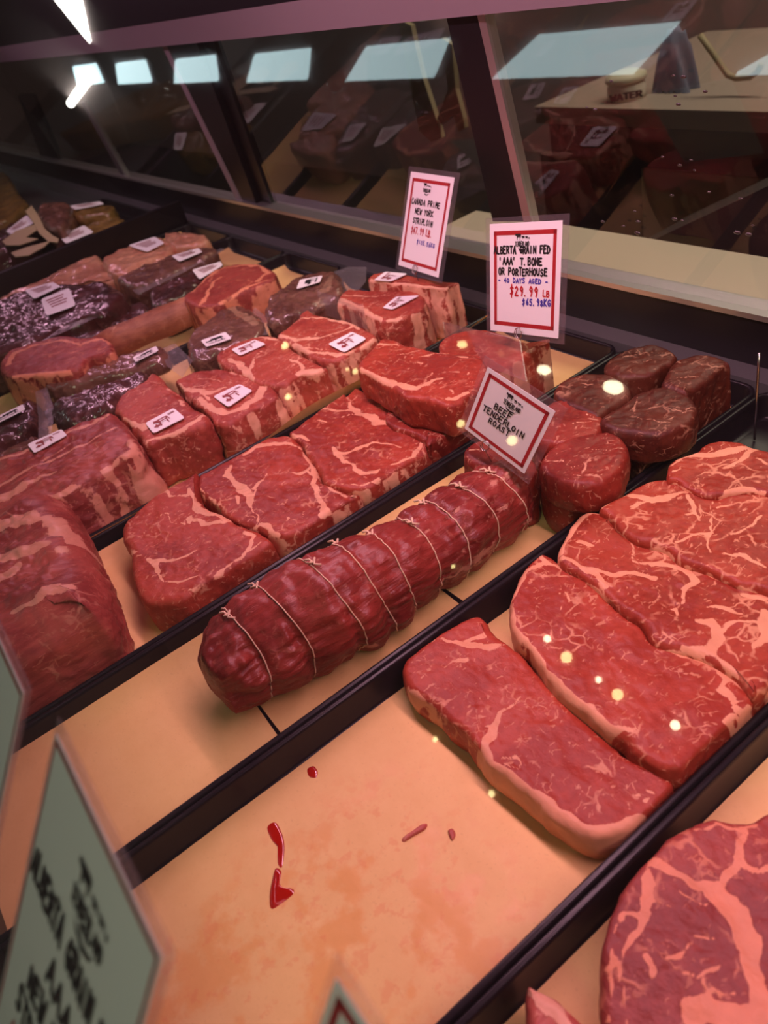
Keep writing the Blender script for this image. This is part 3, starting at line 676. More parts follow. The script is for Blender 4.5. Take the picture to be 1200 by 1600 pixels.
meat('ribeye_steak', 'large marbled ribeye in the near right corner with a broad fat trunk', 'steak', None,
     [(1086, 1287), (1054, 1301), (1016, 1334), (991, 1361), (956, 1412), (944, 1450), (939, 1482), (938, 1545), (941, 1600), (955, 1680), (1010, 1760), (1110, 1810), (1260, 1760), (1350, 1600), (1340, 1420), (1290, 1310), (1230, 1262), (1200, 1264), (1168, 1282), (1130, 1279), (1111, 1277)],
     .010, FL, 'ribeye_dark', [([(1086, 1290), (1115, 1290), (1150, 1297), (1180, 1290)], [.003, .004, .005, .004]), ([(1018, 1338), (1040, 1352), (1060, 1362)], [.007, .008, .006]), ([(1060, 1362), (1090, 1378), (1130, 1378), (1152, 1350), (1158, 1320), (1168, 1300)], [.005, .006, .006, .008, .005, .004]), ([(1152, 1350), (1180, 1362), (1210, 1360)], [.008, .005, .005]), ([(1115, 1385), (1150, 1420), (1165, 1460), (1175, 1510), (1190, 1560), (1210, 1600)], [.009, .016, .016, .013, .014, .02]),
      ([(1018, 1340), (1010, 1380), (1012, 1400), (1005, 1430), (990, 1462), (975, 1490), (970, 1540), (985, 1590), (1000, 1640)], [.007, .005, .008, .007, .007, .003, .002, .003, .003]), ([(1005, 1430), (970, 1430), (955, 1460)], [.004, .003, .001]), ([(1010, 1400), (1040, 1410), (1055, 1418)], .0015), ([(1075, 1575), (1110, 1580), (1150, 1590), (1200, 1600)], [.008, .016, .018, .024]), ([(1075, 1575), (1090, 1610), (1120, 1680)], [.006, .008, .01]),
      ([(1035, 1500), (1065, 1495), (1080, 1480), (1085, 1464), (1112, 1468)], .002), ([(1055, 1522), (1092, 1532), (1112, 1550), (1150, 1552)], [.002, .002, .003, .002]), ([(1092, 1532), (1105, 1520), (1125, 1515)], .002), ([(1012, 1502), (1020, 1526)], .004), ([(944, 1480), (950, 1520), (948, 1590)], [.003, .005, .004]), ([(952, 1495), (965, 1510), (972, 1520)], .003), ([(1058, 1390), (1080, 1402), (1110, 1407)], .0015)], re=.006, N=280, dr=.0026, sidefat=-.2)
meat('steak_tip', 'pink fat tip of another steak poking in at the bottom edge', 'steak', None,
     [(823, 1540), (836, 1543), (852, 1550), (880, 1567), (915, 1604), (935, 1660), (900, 1720), (850, 1700), (828, 1630), (822, 1580)], .008, FL, 'fatside', [([(830, 1548), (870, 1575), (900, 1640)], [.006, .01, .012])], N=100)

# ribeye tray
G3 = 'ribeye steaks in their tray'
XT = (-.860, -.6565)
meat('ribeye_steak', 'front ribeye steak of the ribeye tray, beside the big roast', 'steak', G3,
     [(190, 828), (193, 815), (213, 798), (234, 777), (256, 763), (275, 750), (293, 736), (308, 738), (306, 763), (310, 778), (327, 794), (345, 801), (364, 813), (384, 822), (405, 828), (423, 841), (426, 851), (401, 864), (375, 877), (353, 892), (332, 909), (310, 922), (284, 937), (256, 941), (230, 941), (217, 928), (208, 911), (204, 885), (202, 861), (191, 841)],
     .015, FL, 'ribeye', [([(201, 856), (209, 864)], .008), ([(207, 868), (240, 876)], [.001, .002]), ([(229, 876), (243, 880), (247, 897)], [.005, .010, .003]), ([(243, 878), (262, 876), (275, 876), (290, 868), (305, 859)], [.006, .005, .004, .004, .001]), ([(248, 897), (258, 906), (280, 910), (312, 900)], [.003, .002, .004, .002]), ([(384, 830), (396, 832)], [.010, .008]), ([(398, 834), (392, 852), (376, 870), (352, 888), (330, 904), (300, 922), (270, 933)], [.006, .005, .006, .006, .005, .004, .002]), ([(410, 846), (385, 864), (365, 878)], [.003, .004, .002]),
      ([(236, 776), (255, 767), (262, 775)], [.005, .008, .003]), ([(262, 776), (290, 776), (293, 763)], [.003, .004, .005]), ([(291, 762), (300, 778), (310, 794), (328, 803), (345, 806), (362, 812)], [.004, .008, .014, .013, .009, .004]), ([(300, 808), (296, 818)], [.010, .003]), ([(298, 812), (330, 818), (356, 813)], [.006, .005, .003]), ([(264, 802), (268, 815), (292, 818)], .0016), ([(240, 810), (268, 800)], .0014), ([(237, 855), (250, 848), (265, 836)], .0018), ([(218, 840), (226, 832)], .0015)],
     re=.008, N=280, dr=.0026, flare=0, xclamp=XT, sidefat=-.22, ctr=P(305, 865, .015)[:2])
meat('ribeye_steak', 'second ribeye steak with a round eye and curved fat seams', 'steak', G3,
     [(307, 753), (311, 742), (323, 728), (347, 709), (375, 695), (393, 686), (412, 681), (449, 680), (468, 692), (475, 706), (494, 728), (502, 752), (524, 760), (552, 772), (579, 784), (557, 795), (533, 801), (505, 808), (482, 822), (459, 833), (440, 839), (426, 836), (410, 829), (391, 822), (377, 819), (361, 810), (347, 800), (342, 791), (323, 779), (309, 765)],
     .008, FL, 'ribeye', [([(380, 712), (400, 700), (425, 693), (450, 693), (470, 698)], [.005, .009, .010, .006, .005]), ([(350, 718), (330, 730)], .002), ([(474, 697), (484, 718), (492, 738), (492, 755), (497, 775), (505, 795), (512, 803)], [.004, .009, .011, .008, .006, .009, .014]), ([(488, 728), (472, 742), (455, 741)], [.006, .005, .001]), ([(492, 745), (478, 738)], [.006, .003]), ([(505, 798), (525, 802), (545, 796)], [.010, .009, .006]), ([(502, 758), (525, 767), (540, 776)], [.003, .006, .004]), ([(552, 774), (580, 786)], .006),
      ([(360, 728), (354, 742), (366, 752), (380, 765), (392, 778), (394, 792)], [.007, .012, .010, .013, .010, .004]), ([(372, 778), (373, 788)], .005), ([(396, 764), (408, 752), (418, 740)], [.006, .004, .002]), ([(398, 765), (396, 795), (402, 812)], [.003, .002, .003]), ([(405, 817), (416, 822), (432, 836)], [.006, .011, .004]), ([(380, 826), (404, 820)], [.008, .005]), ([(310, 762), (330, 780), (342, 788)], .003), ([(430, 790), (445, 788), (455, 780)], .0018), ([(450, 808), (446, 815)], .002), ([(474, 798), (473, 808)], .002), ([(384, 800), (395, 810)], .002)],
     re=.006, N=280, dr=.0026, xclamp=XT, sidefat=.0, ctr=P(425, 760, .008)[:2])
meat('ribeye_steak', 'third ribeye steak with an orange red eye, its back under the raised ribeye', 'steak', G3,
     [(450, 676), (462, 667), (494, 641), (533, 614), (540, 621), (545, 612), (557, 604), (572, 612), (600, 622), (625, 634), (645, 652), (665, 673), (678, 682), (684, 695), (683, 708), (668, 718), (646, 728), (618, 741), (592, 754), (579, 762), (562, 764), (545, 764), (527, 761), (506, 754), (501, 738), (492, 725), (477, 704), (468, 691)],
     .010, FL, 'ribeye', [([(455, 678), (470, 682), (480, 688)], [.006, .010, .004]), ([(498, 637), (520, 641), (550, 643), (573, 648), (588, 658), (612, 661), (640, 668)], [.006, .004, .005, .010, .016, .012, .004]), ([(541, 624), (550, 638), (562, 643)], [.004, .007, .004]), ([(533, 652), (565, 648)], [.002, .004]), ([(496, 657), (512, 658)], [.005, .003]), ([(518, 702), (530, 710), (545, 706), (562, 700), (582, 692), (610, 693), (628, 698)], [.005, .011, .007, .005, .003, .003, .002]), ([(530, 712), (548, 727), (568, 740), (585, 738), (594, 730)], [.006, .005, .009, .007, .002]), ([(528, 757), (565, 757), (585, 752), (592, 745)], [.002, .003, .006, .003]), ([(505, 755), (525, 765), (540, 768)], .005),
      ([(662, 677), (658, 695), (646, 712), (628, 720), (608, 726)], [.005, .007, .008, .007, .003]), ([(672, 684), (678, 698), (668, 712)], [.004, .005, .005]), ([(640, 668), (662, 676)], .004)], re=.007, N=260, dr=.0028, xclamp=XT, sidefat=-.15, ctr=P(570, 690, .010)[:2])
meat('ribeye_steak', 'dark steak lying underneath the raised thick ribeye', 'steak', G3,
     [(600, 655), (640, 612), (700, 600), (762, 620), (752, 680), (729, 700), (702, 709), (684, 708), (672, 694), (650, 680)], .016, FL, 'filet', [], re=.005, N=120, xclamp=XT, dr=.006)
meat('ribeye_steak', 'thick raised ribeye on top of the stack, left of the tenderloin roast card', 'steak', G3,
     [(559, 568), (570, 554), (586, 536), (598, 529), (620, 530), (632, 537), (652, 541), (680, 547), (704, 549), (730, 553), (754, 558), (762, 578), (752, 598), (737, 614), (720, 627), (700, 635), (680, 629), (654, 622), (634, 620), (620, 610), (605, 600), (590, 593), (574, 583), (561, 577)],
     .058, .0165, 'ribeye', [([(558, 575), (574, 584), (590, 594), (606, 598), (630, 604), (652, 608), (664, 602)], [.008, .012, .014, .013, .013, .010, .006]), ([(664, 600), (678, 594), (694, 593)], [.005, .004, .002]), ([(700, 625), (716, 622), (732, 612)], [.008, .010, .006]), ([(584, 537), (605, 536), (630, 539)], [.004, .005, .003]), ([(620, 556), (645, 550), (664, 545)], [.002, .003, .002]), ([(655, 559), (680, 551), (704, 550)], [.002, .004, .004]), ([(714, 553), (730, 560)], .004), ([(665, 590), (672, 583)], .002), ([(700, 584), (716, 583)], .002), ([(725, 590), (732, 584)], .003), ([(650, 568), (662, 566)], .0025), ([(700, 610), (706, 616)], .002)],
     re=.007, N=240, dr=.0028, sidefat=-.2, edge=.0022)
tbn = meat('t_bone_steak', 'T-bone steak at the back of the ribeye tray below the tall price card', 'steak', G3,
     [(684, 542), (700, 522), (742, 514), (780, 518), (806, 528), (835, 536), (858, 542), (880, 540), (903, 544), (906, 552), (890, 562), (872, 570), (852, 580), (830, 576), (806, 586), (770, 592), (730, 580), (694, 560)],
     .055, FL, 'ribeye', [([(852, 566), (870, 553), (900, 546)], [.016, .022, .014]), ([(832, 572), (850, 572)], [.006, .012]), ([(782, 590), (800, 580), (812, 580)], [.01, .008, .004]), ([(830, 548), (855, 545)], .002)], re=.006, N=200, dr=.0032, sidefat=.0, xclamp=XT)
bigroast = meat('beef_roast', 'big fat capped beef roast filling the near end of the ribeye tray', 'roast', None,
     [(-95, 900), (-70, 845), (-10, 808), (55, 794), (95, 793), (116, 806), (134, 836), (152, 876), (166, 915), (174, 955), (175, 990), (160, 1020), (125, 1048), (80, 1078), (20, 1112), (-50, 1140), (-110, 1130), (-125, 1000)],
     .060, FL, 'bone_in', [([(-60, 850), (20, 820), (90, 805), (120, 830)], [.03, .03, .02, .012]), ([(-60, 890), (20, 870), (70, 850), (110, 850)], [.02, .026, .018, .012]), ([(-40, 930), (10, 905), (30, 885)], [.03, .02, .01]), ([(20, 955), (60, 945), (80, 928), (115, 920), (128, 915)], [.006, .01, .014, .018, .006]), ([(-20, 1075), (40, 1040), (75, 1010), (92, 1000)], [.01, .018, .014, .006]), ([(75, 1030), (110, 1035), (150, 1020)], [.012, .018, .01]), ([(-60, 1130), (10, 1105), (80, 1075), (130, 1045)], [.008, .008, .008, .006]), ([(165, 955), (172, 985), (178, 1010)], [.002, .006, .008])],
     re=.038, N=260, dr=.003, bump=.003, edge=.003, zo=.024, sag=.005, xclamp=(-.95, -.659), sf=.9, sidefat=-.28)


# filets
G2 = 'filet steaks in the tenderloin tray'
meat('filet_steak', 'lower filet of the front stack, half covered by the filet on top of it', 'filet', G2, [(845, 762), (850, 742), (880, 722), (920, 712), (962, 716), (980, 735), (976, 758), (955, 780), (925, 795), (890, 796), (860, 785)], .010, FL, 'filet', [], N=150, dr=.005, xclamp=(-.63, -.458))
meat('filet_steak', 'bright red top filet of the front stack, right beside the tenderloin roast card', 'filet', G2, [(843, 728), (846, 712), (858, 697), (885, 684), (915, 676), (949, 672), (970, 680), (979, 697), (977, 717), (964, 736), (940, 750), (910, 756), (880, 752), (855, 743)], .047, .0105, 'filet', [([(850, 722), (880, 720), (900, 728), (925, 722)], .0016), ([(925, 700), (950, 705)], .0016), ([(880, 740), (920, 744), (950, 738)], .001)], N=190, dr=.0028, re=.008)
meat('filet_steak', 'red filet partly hidden behind the tenderloin roast card', 'filet', G2, [(828, 664), (838, 644), (860, 626), (885, 620), (912, 624), (934, 636), (944, 652), (938, 672), (912, 686), (880, 692), (845, 690), (828, 678)], .044, FL, 'filet', [([(905, 632), (912, 645), (925, 654)], .002), ([(890, 665), (920, 660)], .0015)], N=160, dr=.003, re=.008)
meat('filet_steak', 'shadowed filet between the roast tip and the front filet stack', 'filet', G2, [(722, 708), (735, 692), (765, 682), (800, 686), (824, 700), (836, 722), (830, 742), (808, 748), (780, 740), (745, 726)], .034, FL, 'filet', [([(730, 705), (745, 702), (752, 712)], .002)], N=140, dr=.004, re=.008)
meat('filet_steak', 'dark aged filet at left of the dark group, under the bright lamp reflection', 'filet', G2, [(868, 602), (884, 590), (910, 583), (940, 581), (964, 586), (982, 600), (984, 616), (966, 628), (946, 642), (930, 650), (900, 638), (880, 628), (866, 615)], .046, FL, 'aged', [([(880, 605), (905, 598), (930, 600)], .0014)], N=160, dr=.003, re=.008)
meat('filet_steak', 'rearmost brown filet against the back ledge, left of the tallest filet', 'filet', G2, [(944, 572), (952, 559), (981, 543), (1013, 536), (1040, 541), (1057, 552), (1053, 565), (1040, 571), (1021, 583), (1000, 588), (973, 588), (952, 581)], .050, FL, 'aged', [([(975, 560), (1005, 550), (1040, 552)], .0016), ([(990, 565), (1020, 562)], .0016)], N=170, dr=.003, re=.007)
meat('filet_steak', 'lower filet of the dark stack at right, beneath the dark veined filet', 'filet', G2, [(977, 690), (985, 672), (1010, 650), (1050, 640), (1080, 648), (1091, 664), (1084, 690), (1060, 712), (1030, 722), (1000, 718)], .012, FL, 'aged', [], N=140, dr=.005, xclamp=(-.63, -.458))
meat('filet_steak', 'dark veined filet on top of the right stack beside the tray edge', 'filet', G2, [(939, 657), (944, 647), (968, 633), (992, 615), (1029, 603), (1053, 603), (1077, 615), (1088, 631), (1085, 649), (1067, 663), (1040, 673), (1008, 677), (979, 673), (952, 670)], .049, .0125, 'aged', [([(996, 616), (990, 640), (1005, 655), (1030, 660), (1048, 658)], .002), ([(1045, 655), (1065, 645), (1080, 635)], .002), ([(1050, 636), (1065, 640)], .002)], N=190, dr=.0028, re=.007)
meat('filet_steak', 'tallest filet in the back right corner of the tenderloin tray', 'filet', G2, [(1035, 598), (1040, 583), (1053, 563), (1083, 553), (1112, 553), (1141, 564), (1164, 577), (1168, 590), (1157, 604), (1133, 612), (1107, 615), (1080, 615), (1053, 607)], .053, FL, 'aged', [([(1075, 568), (1105, 572), (1125, 578), (1140, 585)], .0018), ([(1060, 590), (1085, 588), (1110, 594)], .0016), ([(1055, 562), (1062, 566)], .003)], N=180, dr=.003, re=.008, xclamp=(-.63, -.456))

# tied tenderloin roast
ST = [.10, .20, .33, .43, .52, .62, .71, .81, .92]
A0, A1 = np.array([-.535, .076]), np.array([-.531, .428])


def rr_(t, th):
    base = np.interp(t, [0, .04, .12, .25, .38, .5, .62, .75, .88, .95, 1], [.030, .040, .046, .0525, .053, .048, .043, .042, .042, .040, .030])
    pin = sum(np.exp(-((t - s) / .016) ** 2) for s in ST)
    p = np.stack([t * 9, np.cos(th) * 1.3, np.sin(th) * 1.3], -1).reshape(-1, 3)
    nz = (fbm(p, 1.0, 3, 3) * .095 + fbm(p * np.array([.30, 3, 3]), 2.6, 8, 3) * .040 + fbm(p * np.array([1.4, 1.2, 1.2]), 2.4, 12, 2) * .03).reshape(t.shape)
    endk = np.clip((.12 - t) / .12, 0, 1) + np.clip((t - .93) / .07, 0, 1) * .8
    nz = nz * (1 + 2.0 * endk)
    return base * (1 - .06 * pin * (1 + .8 * np.sin(2 * th + 5 * t)) + nz)


def rpt(t, th, add=0.):
    t = np.asarray(t, float); th = np.asarray(th, float); r = rr_(t, th) + add
    bend = np.interp(t, [0, .25, .5, .75, 1], [-.002, .004, .012, .008, .0])
    x = A0[0] + (A1[0] - A0[0]) * t + bend + r * np.cos(th) * .98; y = A0[1] + (A1[1] - A0[1]) * t
    zc = FL + np.interp(t, [0, .1, .3, .6, 1], [.036, .042, .046, .039, .036]); z = zc + r * np.sin(th) * .95
    z = np.maximum(z, FL + .0003); return np.stack([x, y, z], -1)


rst = empty('beef_tenderloin_roast', (A0[0], .25, FL), 'long dark red beef tenderloin roast tied with string', 'roast')
nt, nth = 240, 130
T, TH = np.meshgrid(np.linspace(0, 1, nt), np.linspace(0, 2 * math.pi, nth, endpoint=False), indexing='ij')
V = rpt(T, TH).reshape(-1, 3)
c0 = rpt(np.zeros(nth), TH[0]); c1 = rpt(np.ones(nth), TH[0])
F = [[i * nth + k, i * nth + (k + 1) % nth, (i + 1) * nth + (k + 1) % nth, (i + 1) * nth + k] for i in range(nt - 1) for k in range(nth)]
for cc, row, fl, yo in ((c0, 0, True, -.006), (c1, nt - 1, False, .004)):
    prev = row * nth; m = cc.mean(0)
    for s in (.8, .55, .3, .1):
        st = len(V); q = m + (cc - m) * s; q[:, 1] = m[1] + yo * (1 - s ** 2) + .0015 * fbm(q, 70, 4); V = np.vstack([V, q])
        F += [([prev + k, st + k, st + (k + 1) % nth, prev + (k + 1) % nth] if fl else [prev + k, prev + (k + 1) % nth, st + (k + 1) % nth, st + k]) for k in range(nth)]; prev = st
    F.append([prev + k for k in range(nth)][::(-1 if not fl else 1)])
th_all = np.concatenate([TH.ravel(), np.zeros(len(V) - nt * nth)]); t_all = np.concatenate([T.ravel(), np.zeros(len(V) - nt * nth)])
pf = np.stack([t_all * 3.2, np.cos(th_all), np.sin(th_all)], 1)
fat = np.clip(.1 + fbm(pf * np.array([1, 2.6, 2.6]), 1.6, 30, 3) * .55 + .28 * np.exp(-((th_all - 6.0) / .35) ** 2) * np.clip((t_all - .45) * 6, 0, 1), 0, .62)
obj('roast_body', V, F, M['roast'], rst, True, None, {'fat': fat})
for i, s in enumerate(ST):
    th = np.linspace(0, 2 * math.pi, 70, endpoint=False); ts = s + .012 * np.sin(th + i) + .004 * np.sin(3 * th + i)
    q = rpt(ts, th, .0006)
    sb = MB().tube(q, .00065, 6, True)
    k0 = rpt(np.array([s + .004]), np.array([1.9 + .35 * math.sin(i * 2.3)]), .0008)[0]
    sb.tube([k0 + np.array(d) for d in ((-.007, -.004, .002), (-.003, -.001, .0035), (0, 0, .001), (.003, .001, .004), (.007, -.002, .0045), (.010, .003, .002))], .001, 6)
    sb.tube([k0 + np.array(d) for d in ((-.002, .002, .0), (.0, .003, .004), (.003, .0, .003), (.0, -.003, .002), (-.002, .001, .001))], .0011, 6)
    sb.build('string', M['string'], rst, True)

# prime steaks with stickers
G4 = 'prime steaks in the sticker tray'
blk = meat('rib_roast', 'long fat streaked rib roast with a sticker, at the left of the prime steaks', 'roast', None,
     [(-70, 760), (-50, 735), (0, 711), (50, 694), (105, 667), (149, 651), (174, 643), (188, 655), (203, 672), (214, 692), (205, 712), (175, 726), (140, 745), (95, 772), (40, 798), (-20, 830), (-80, 850)], .050, -.026, 'bone_in',
     [([(-50, 742), (10, 715), (80, 688), (150, 658), (172, 648)], [.008, .008, .010, .014, .008]), ([(-40, 780), (30, 740), (100, 708), (140, 690), (180, 668)], [.008, .006, .004, .005, .004]), ([(-60, 810), (10, 775), (50, 750), (90, 735)], [.016, .018, .012, .003]), ([(-50, 840), (30, 798), (95, 770), (150, 742), (200, 708)], [.02, .018, .010, .008, .008]), ([(205, 685), (208, 705), (195, 720)], [.01, .014, .01]), ([(0, 755), (60, 722), (120, 690)], .0025)],
     re=.008, flare=.012, xclamp=(-1.2, -.898), N=260, dr=.003, bump=.0022, edge=.003, sidefat=-.1)
sticker(blk, [(43, 694.5), (96, 671), (105, 680.5), (54, 708.5)], .053)
s = meat('ribeye_steak', 'stickered prime ribeye nearest the rib roast, with a red lean eye', 'steak', G4,
     [(177, 635), (185, 620), (204, 604), (223, 594), (237, 581), (250, 586), (256, 598), (272, 609), (288, 624), (305, 636), (320, 643), (325, 656), (306, 667), (277, 677), (250, 684), (229, 692), (216, 680), (200, 663), (185, 650)], .042, -.025, 'prime',
     [([(188, 655), (205, 664), (225, 670)], [.008, .014, .012]), ([(226, 690), (250, 682), (278, 674), (305, 660), (318, 648)], [.007, .008, .010, .011, .010]), ([(280, 625), (288, 634)], .009), ([(203, 605), (222, 595), (238, 582)], .003), ([(238, 596), (254, 598), (272, 611)], .0025)], re=.008, flare=.001, xclamp=(-1.2, -.897), N=220, dr=.003, sidefat=-.22, edge=.003, sf=.0)
sticker(s, [(227, 661.5), (271.5, 638), (289, 653), (240, 677.7)], .0445)
s = meat('ribeye_steak', 'stickered prime steak with a wide curved fat band, second from the rib roast', 'steak', G4,
     [(273, 597), (279, 590), (305, 579), (334, 575), (361, 577), (395, 588), (414, 592), (427, 603), (436, 618), (412, 633), (383, 649), (354, 662), (334, 662), (324, 650), (305, 631), (290, 616)], .032, -.025, 'prime',
     [([(276, 600), (300, 611), (330, 613), (352, 606)], [.008, .012, .010, .004]), ([(312, 622), (330, 638), (352, 646), (378, 638), (400, 622), (414, 600)], [.010, .014, .015, .016, .016, .011]), ([(362, 580), (382, 588)], [.009, .006]), ([(310, 590), (340, 594), (365, 600)], .002), ([(300, 605), (330, 625)], .004)], re=.008, flare=.001, xclamp=(-1.2, -.897), N=220, dr=.003, sidefat=-.16, edge=.003, sf=.1)
sticker(s, [(333, 620), (374, 600.6), (395, 610.7), (357, 636.6)], .0345)
s = meat('ribeye_steak', 'stickered prime steak with a pale bone face, third from the rib roast', 'steak', G4,
     [(337, 556), (348, 545), (362, 537), (380, 530), (399, 525), (432, 525), (450, 539), (469, 552), (497, 567), (514, 575), (523, 582), (505, 583), (485, 583), (468, 586), (448, 597), (430, 602), (412, 600), (397, 596), (381, 585), (360, 577), (346, 569)], .036, -.025, 'prime',
     [([(358, 560), (375, 570), (390, 582), (396, 592)], [.007, .012, .014, .006]), ([(392, 580), (398, 560), (408, 550)], [.006, .004, .003]), ([(456, 560), (472, 572), (474, 584)], [.005, .007, .005]), ([(453, 575), (462, 566), (470, 560)], .003), ([(400, 527), (435, 530)], [.006, .008]), ([(470, 582), (500, 580), (520, 580)], [.014, .018, .010]), ([(430, 575), (448, 570)], .0018)], re=.007, xclamp=(-1.2, -.897), N=220, dr=.003, sidefat=-.1, edge=.0025)
sticker(s, [(361.5, 546.5), (398, 531), (415.7, 538), (375, 556)], .0385)
s = meat('ribeye_steak', 'stickered prime steak with layered fat seams beside the clear plastic sleeve', 'steak', G4,
     [(432, 524), (448, 510), (465, 496), (469, 489), (483, 484), (495, 490), (521, 496), (542, 499), (560, 508), (577, 515), (588, 524), (586, 538), (565, 551), (540, 560), (516, 562), (497, 560), (483, 555), (465, 543), (448, 532)], .038, -.025, 'prime',
     [([(468, 498), (500, 497), (530, 500), (552, 507), (562, 515)], [.004, .006, .012, .014, .007]), ([(436, 524), (465, 530), (498, 529), (530, 520), (550, 510)], [.010, .012, .008, .005, .006]), ([(455, 538), (490, 550), (525, 555), (560, 548), (585, 528)], [.009, .009, .009, .009, .010]), ([(470, 542), (510, 545)], .003), ([(492, 525), (500, 515), (535, 512)], .002)], re=.007, xclamp=(-1.2, -.897), N=220, dr=.003, sidefat=-.15, edge=.0025)
sticker(s, [(512.5, 538), (550, 519), (573, 529.5), (538, 551)], .0405)
s = meat('striploin_steak', 'thick stickered striploin block in front of the back price card', 'steak', G4,
     [(528, 470), (533, 460), (545, 451), (570, 453), (600, 453), (640, 453), (656, 458), (664, 468), (676, 485), (672, 494), (655, 494), (630, 497), (600, 502), (582, 496), (560, 484), (540, 476)], .048, -.025, 'prime',
     [([(530, 468), (550, 476), (575, 490), (590, 500)], [.012, .016, .018, .014]), ([(535, 462), (560, 462), (600, 462)], .003), ([(604, 502), (625, 497)], [.012, .008])], re=.005, flare=.002, xclamp=(-1.2, -.896), N=200, dr=.003, sidefat=-.05, edge=.0025)
sticker(s, [(598, 481), (619, 464), (656, 462), (613, 484)], .0505)
ny = meat('striploin_steak', 'rear striploin block with a white fat side, holding the back price card', 'steak', G4,
     [(576, 436), (584, 428), (605, 424), (634, 427), (660, 434), (690, 438), (720, 442), (733, 448), (738, 454), (720, 451), (698, 452), (680, 450), (655, 447), (630, 444), (600, 442)], .058, -.025, 'prime',
     [([(578, 438), (610, 443), (650, 447), (690, 451), (720, 451), (736, 453)], [.006, .008, .010, .012, .010, .006])], re=.005, xclamp=(-1.2, -.893), N=200, dr=.003, sidefat=.22, edge=.0025)
sticker(ny, [(584, 438), (602, 425), (637, 428), (611, 440)], .0605)

# vacuum packs
def flange(parent, pxs, z):
    mb = MB(); c = np.mean([P(x, y, z) for x, y in pxs], 0); Q = [P(x, y, z) for x, y in pxs]; n = len(Q); V = []
    for s in (1., .7, .35):
        V += [c + (q - c) * s + np.array([0, 0, .004 * math.sin(i * 2.1) * s]) for i, q in enumerate(Q)]
    F = [[r * n + i, r * n + (i + 1) % n, (r + 1) * n + (i + 1) % n, (r + 1) * n + i] for r in range(2) for i in range(n)] + [list(range(2 * n, 3 * n))]
    return mb.add(V, F).build('film_edge', M['film'], parent, True)


def pack(label, out, zt, zb, mat, group, st=None, fl=None, art='black', seams=(), **kw):
    a = dict(re=.012, N=120, dr=.005, bump=.003, edge=.003, sag=.002); a.update(kw)
    o = meat('vacuum_pack', label, 'vacuum pack', group, out, zt, zb, mat, seams, **a)
    for q in (st if st and isinstance(st[0], list) else [st] if st else []): sticker(o, q, zt + .004, art, 'pack_label')
    if fl: flange(o, fl, zt - .008)
    return o


G5 = 'brown vacuum packs behind the prime steaks'
pack('clear vacuum pack of grey brown steak with a black printed sticker', [(290, 540), (297, 518), (325, 496), (357, 477), (385, 476), (408, 494), (412, 510), (388, 530), (340, 546), (300, 558)], .032, FL, 'packed_brown', G5,
     [(314, 532.5), (352.5, 519), (362, 529.5), (322.5, 542.5)], [(398, 480), (420, 500), (418, 520), (400, 524), (390, 500)], seams=[([(355, 480), (380, 490), (400, 505)], [.01, .02, .02])])
pack('plump brown vacuum pack with a white sticker near the back ledge', [(415, 473), (423, 458), (450, 440), (483, 426), (520, 422), (532, 432), (534, 452), (510, 464), (480, 478), (450, 490), (424, 497), (413, 486)], .042, FL, 'packed_brown', G5,
     [(463, 452), (469, 437.5), (504, 431), (500, 441)], [(522, 424), (545, 420), (572, 414), (572, 440), (558, 460), (535, 456)], seams=[([(520, 430), (505, 455)], [.01, .02])])
pack('flat brown vacuum pack with a narrow sticker, above the silvery pack', [(67, 605), (100, 587), (140, 572), (180, 557), (215, 546), (247, 537), (262, 547), (250, 560), (200, 575), (150, 588), (100, 603)], .040, .012, 'packed_brown', G5,
     [(207.5, 559), (244, 541), (248, 548), (212, 566)], [(250, 545), (275, 540), (300, 560), (285, 590), (262, 575)])
pack('shiny silvery wrinkled vacuum pack beside the rib roast', [(78, 635), (95, 620), (140, 604), (200, 584), (228, 577), (234, 585), (218, 598), (186, 614), (180, 630), (150, 643), (108, 658), (84, 650)], .046, FL, 'packed', G5, None, [(55, 612), (75, 608), (84, 640), (80, 680), (62, 690), (58, 650)], coat_k=None) if False else \
pack('shiny silvery wrinkled vacuum pack beside the rib roast', [(78, 635), (95, 620), (140, 604), (200, 584), (228, 577), (234, 585), (218, 598), (186, 614), (180, 630), (150, 643), (108, 658), (84, 650)], .046, FL, 'packed', G5, None, [(55, 612), (75, 608), (84, 640), (80, 680), (62, 690), (58, 650)])
pack('vacuum pack with a pale label at the left edge, beside the film knot', [(-60, 700), (-20, 662), (20, 638), (50, 622), (56, 640), (46, 664), (0, 688), (-50, 716)], .040, .0, 'packed', G5, [(-12, 655), (36, 632), (40, 640), (-8, 664)])
pack('brown vacuum pack at the left edge just above the rib roast', [(-60, 745), (-20, 708), (10, 690), (45, 663), (58, 680), (52, 702), (10, 718), (-40, 745)], .024, FL, 'packed_brown', G5)

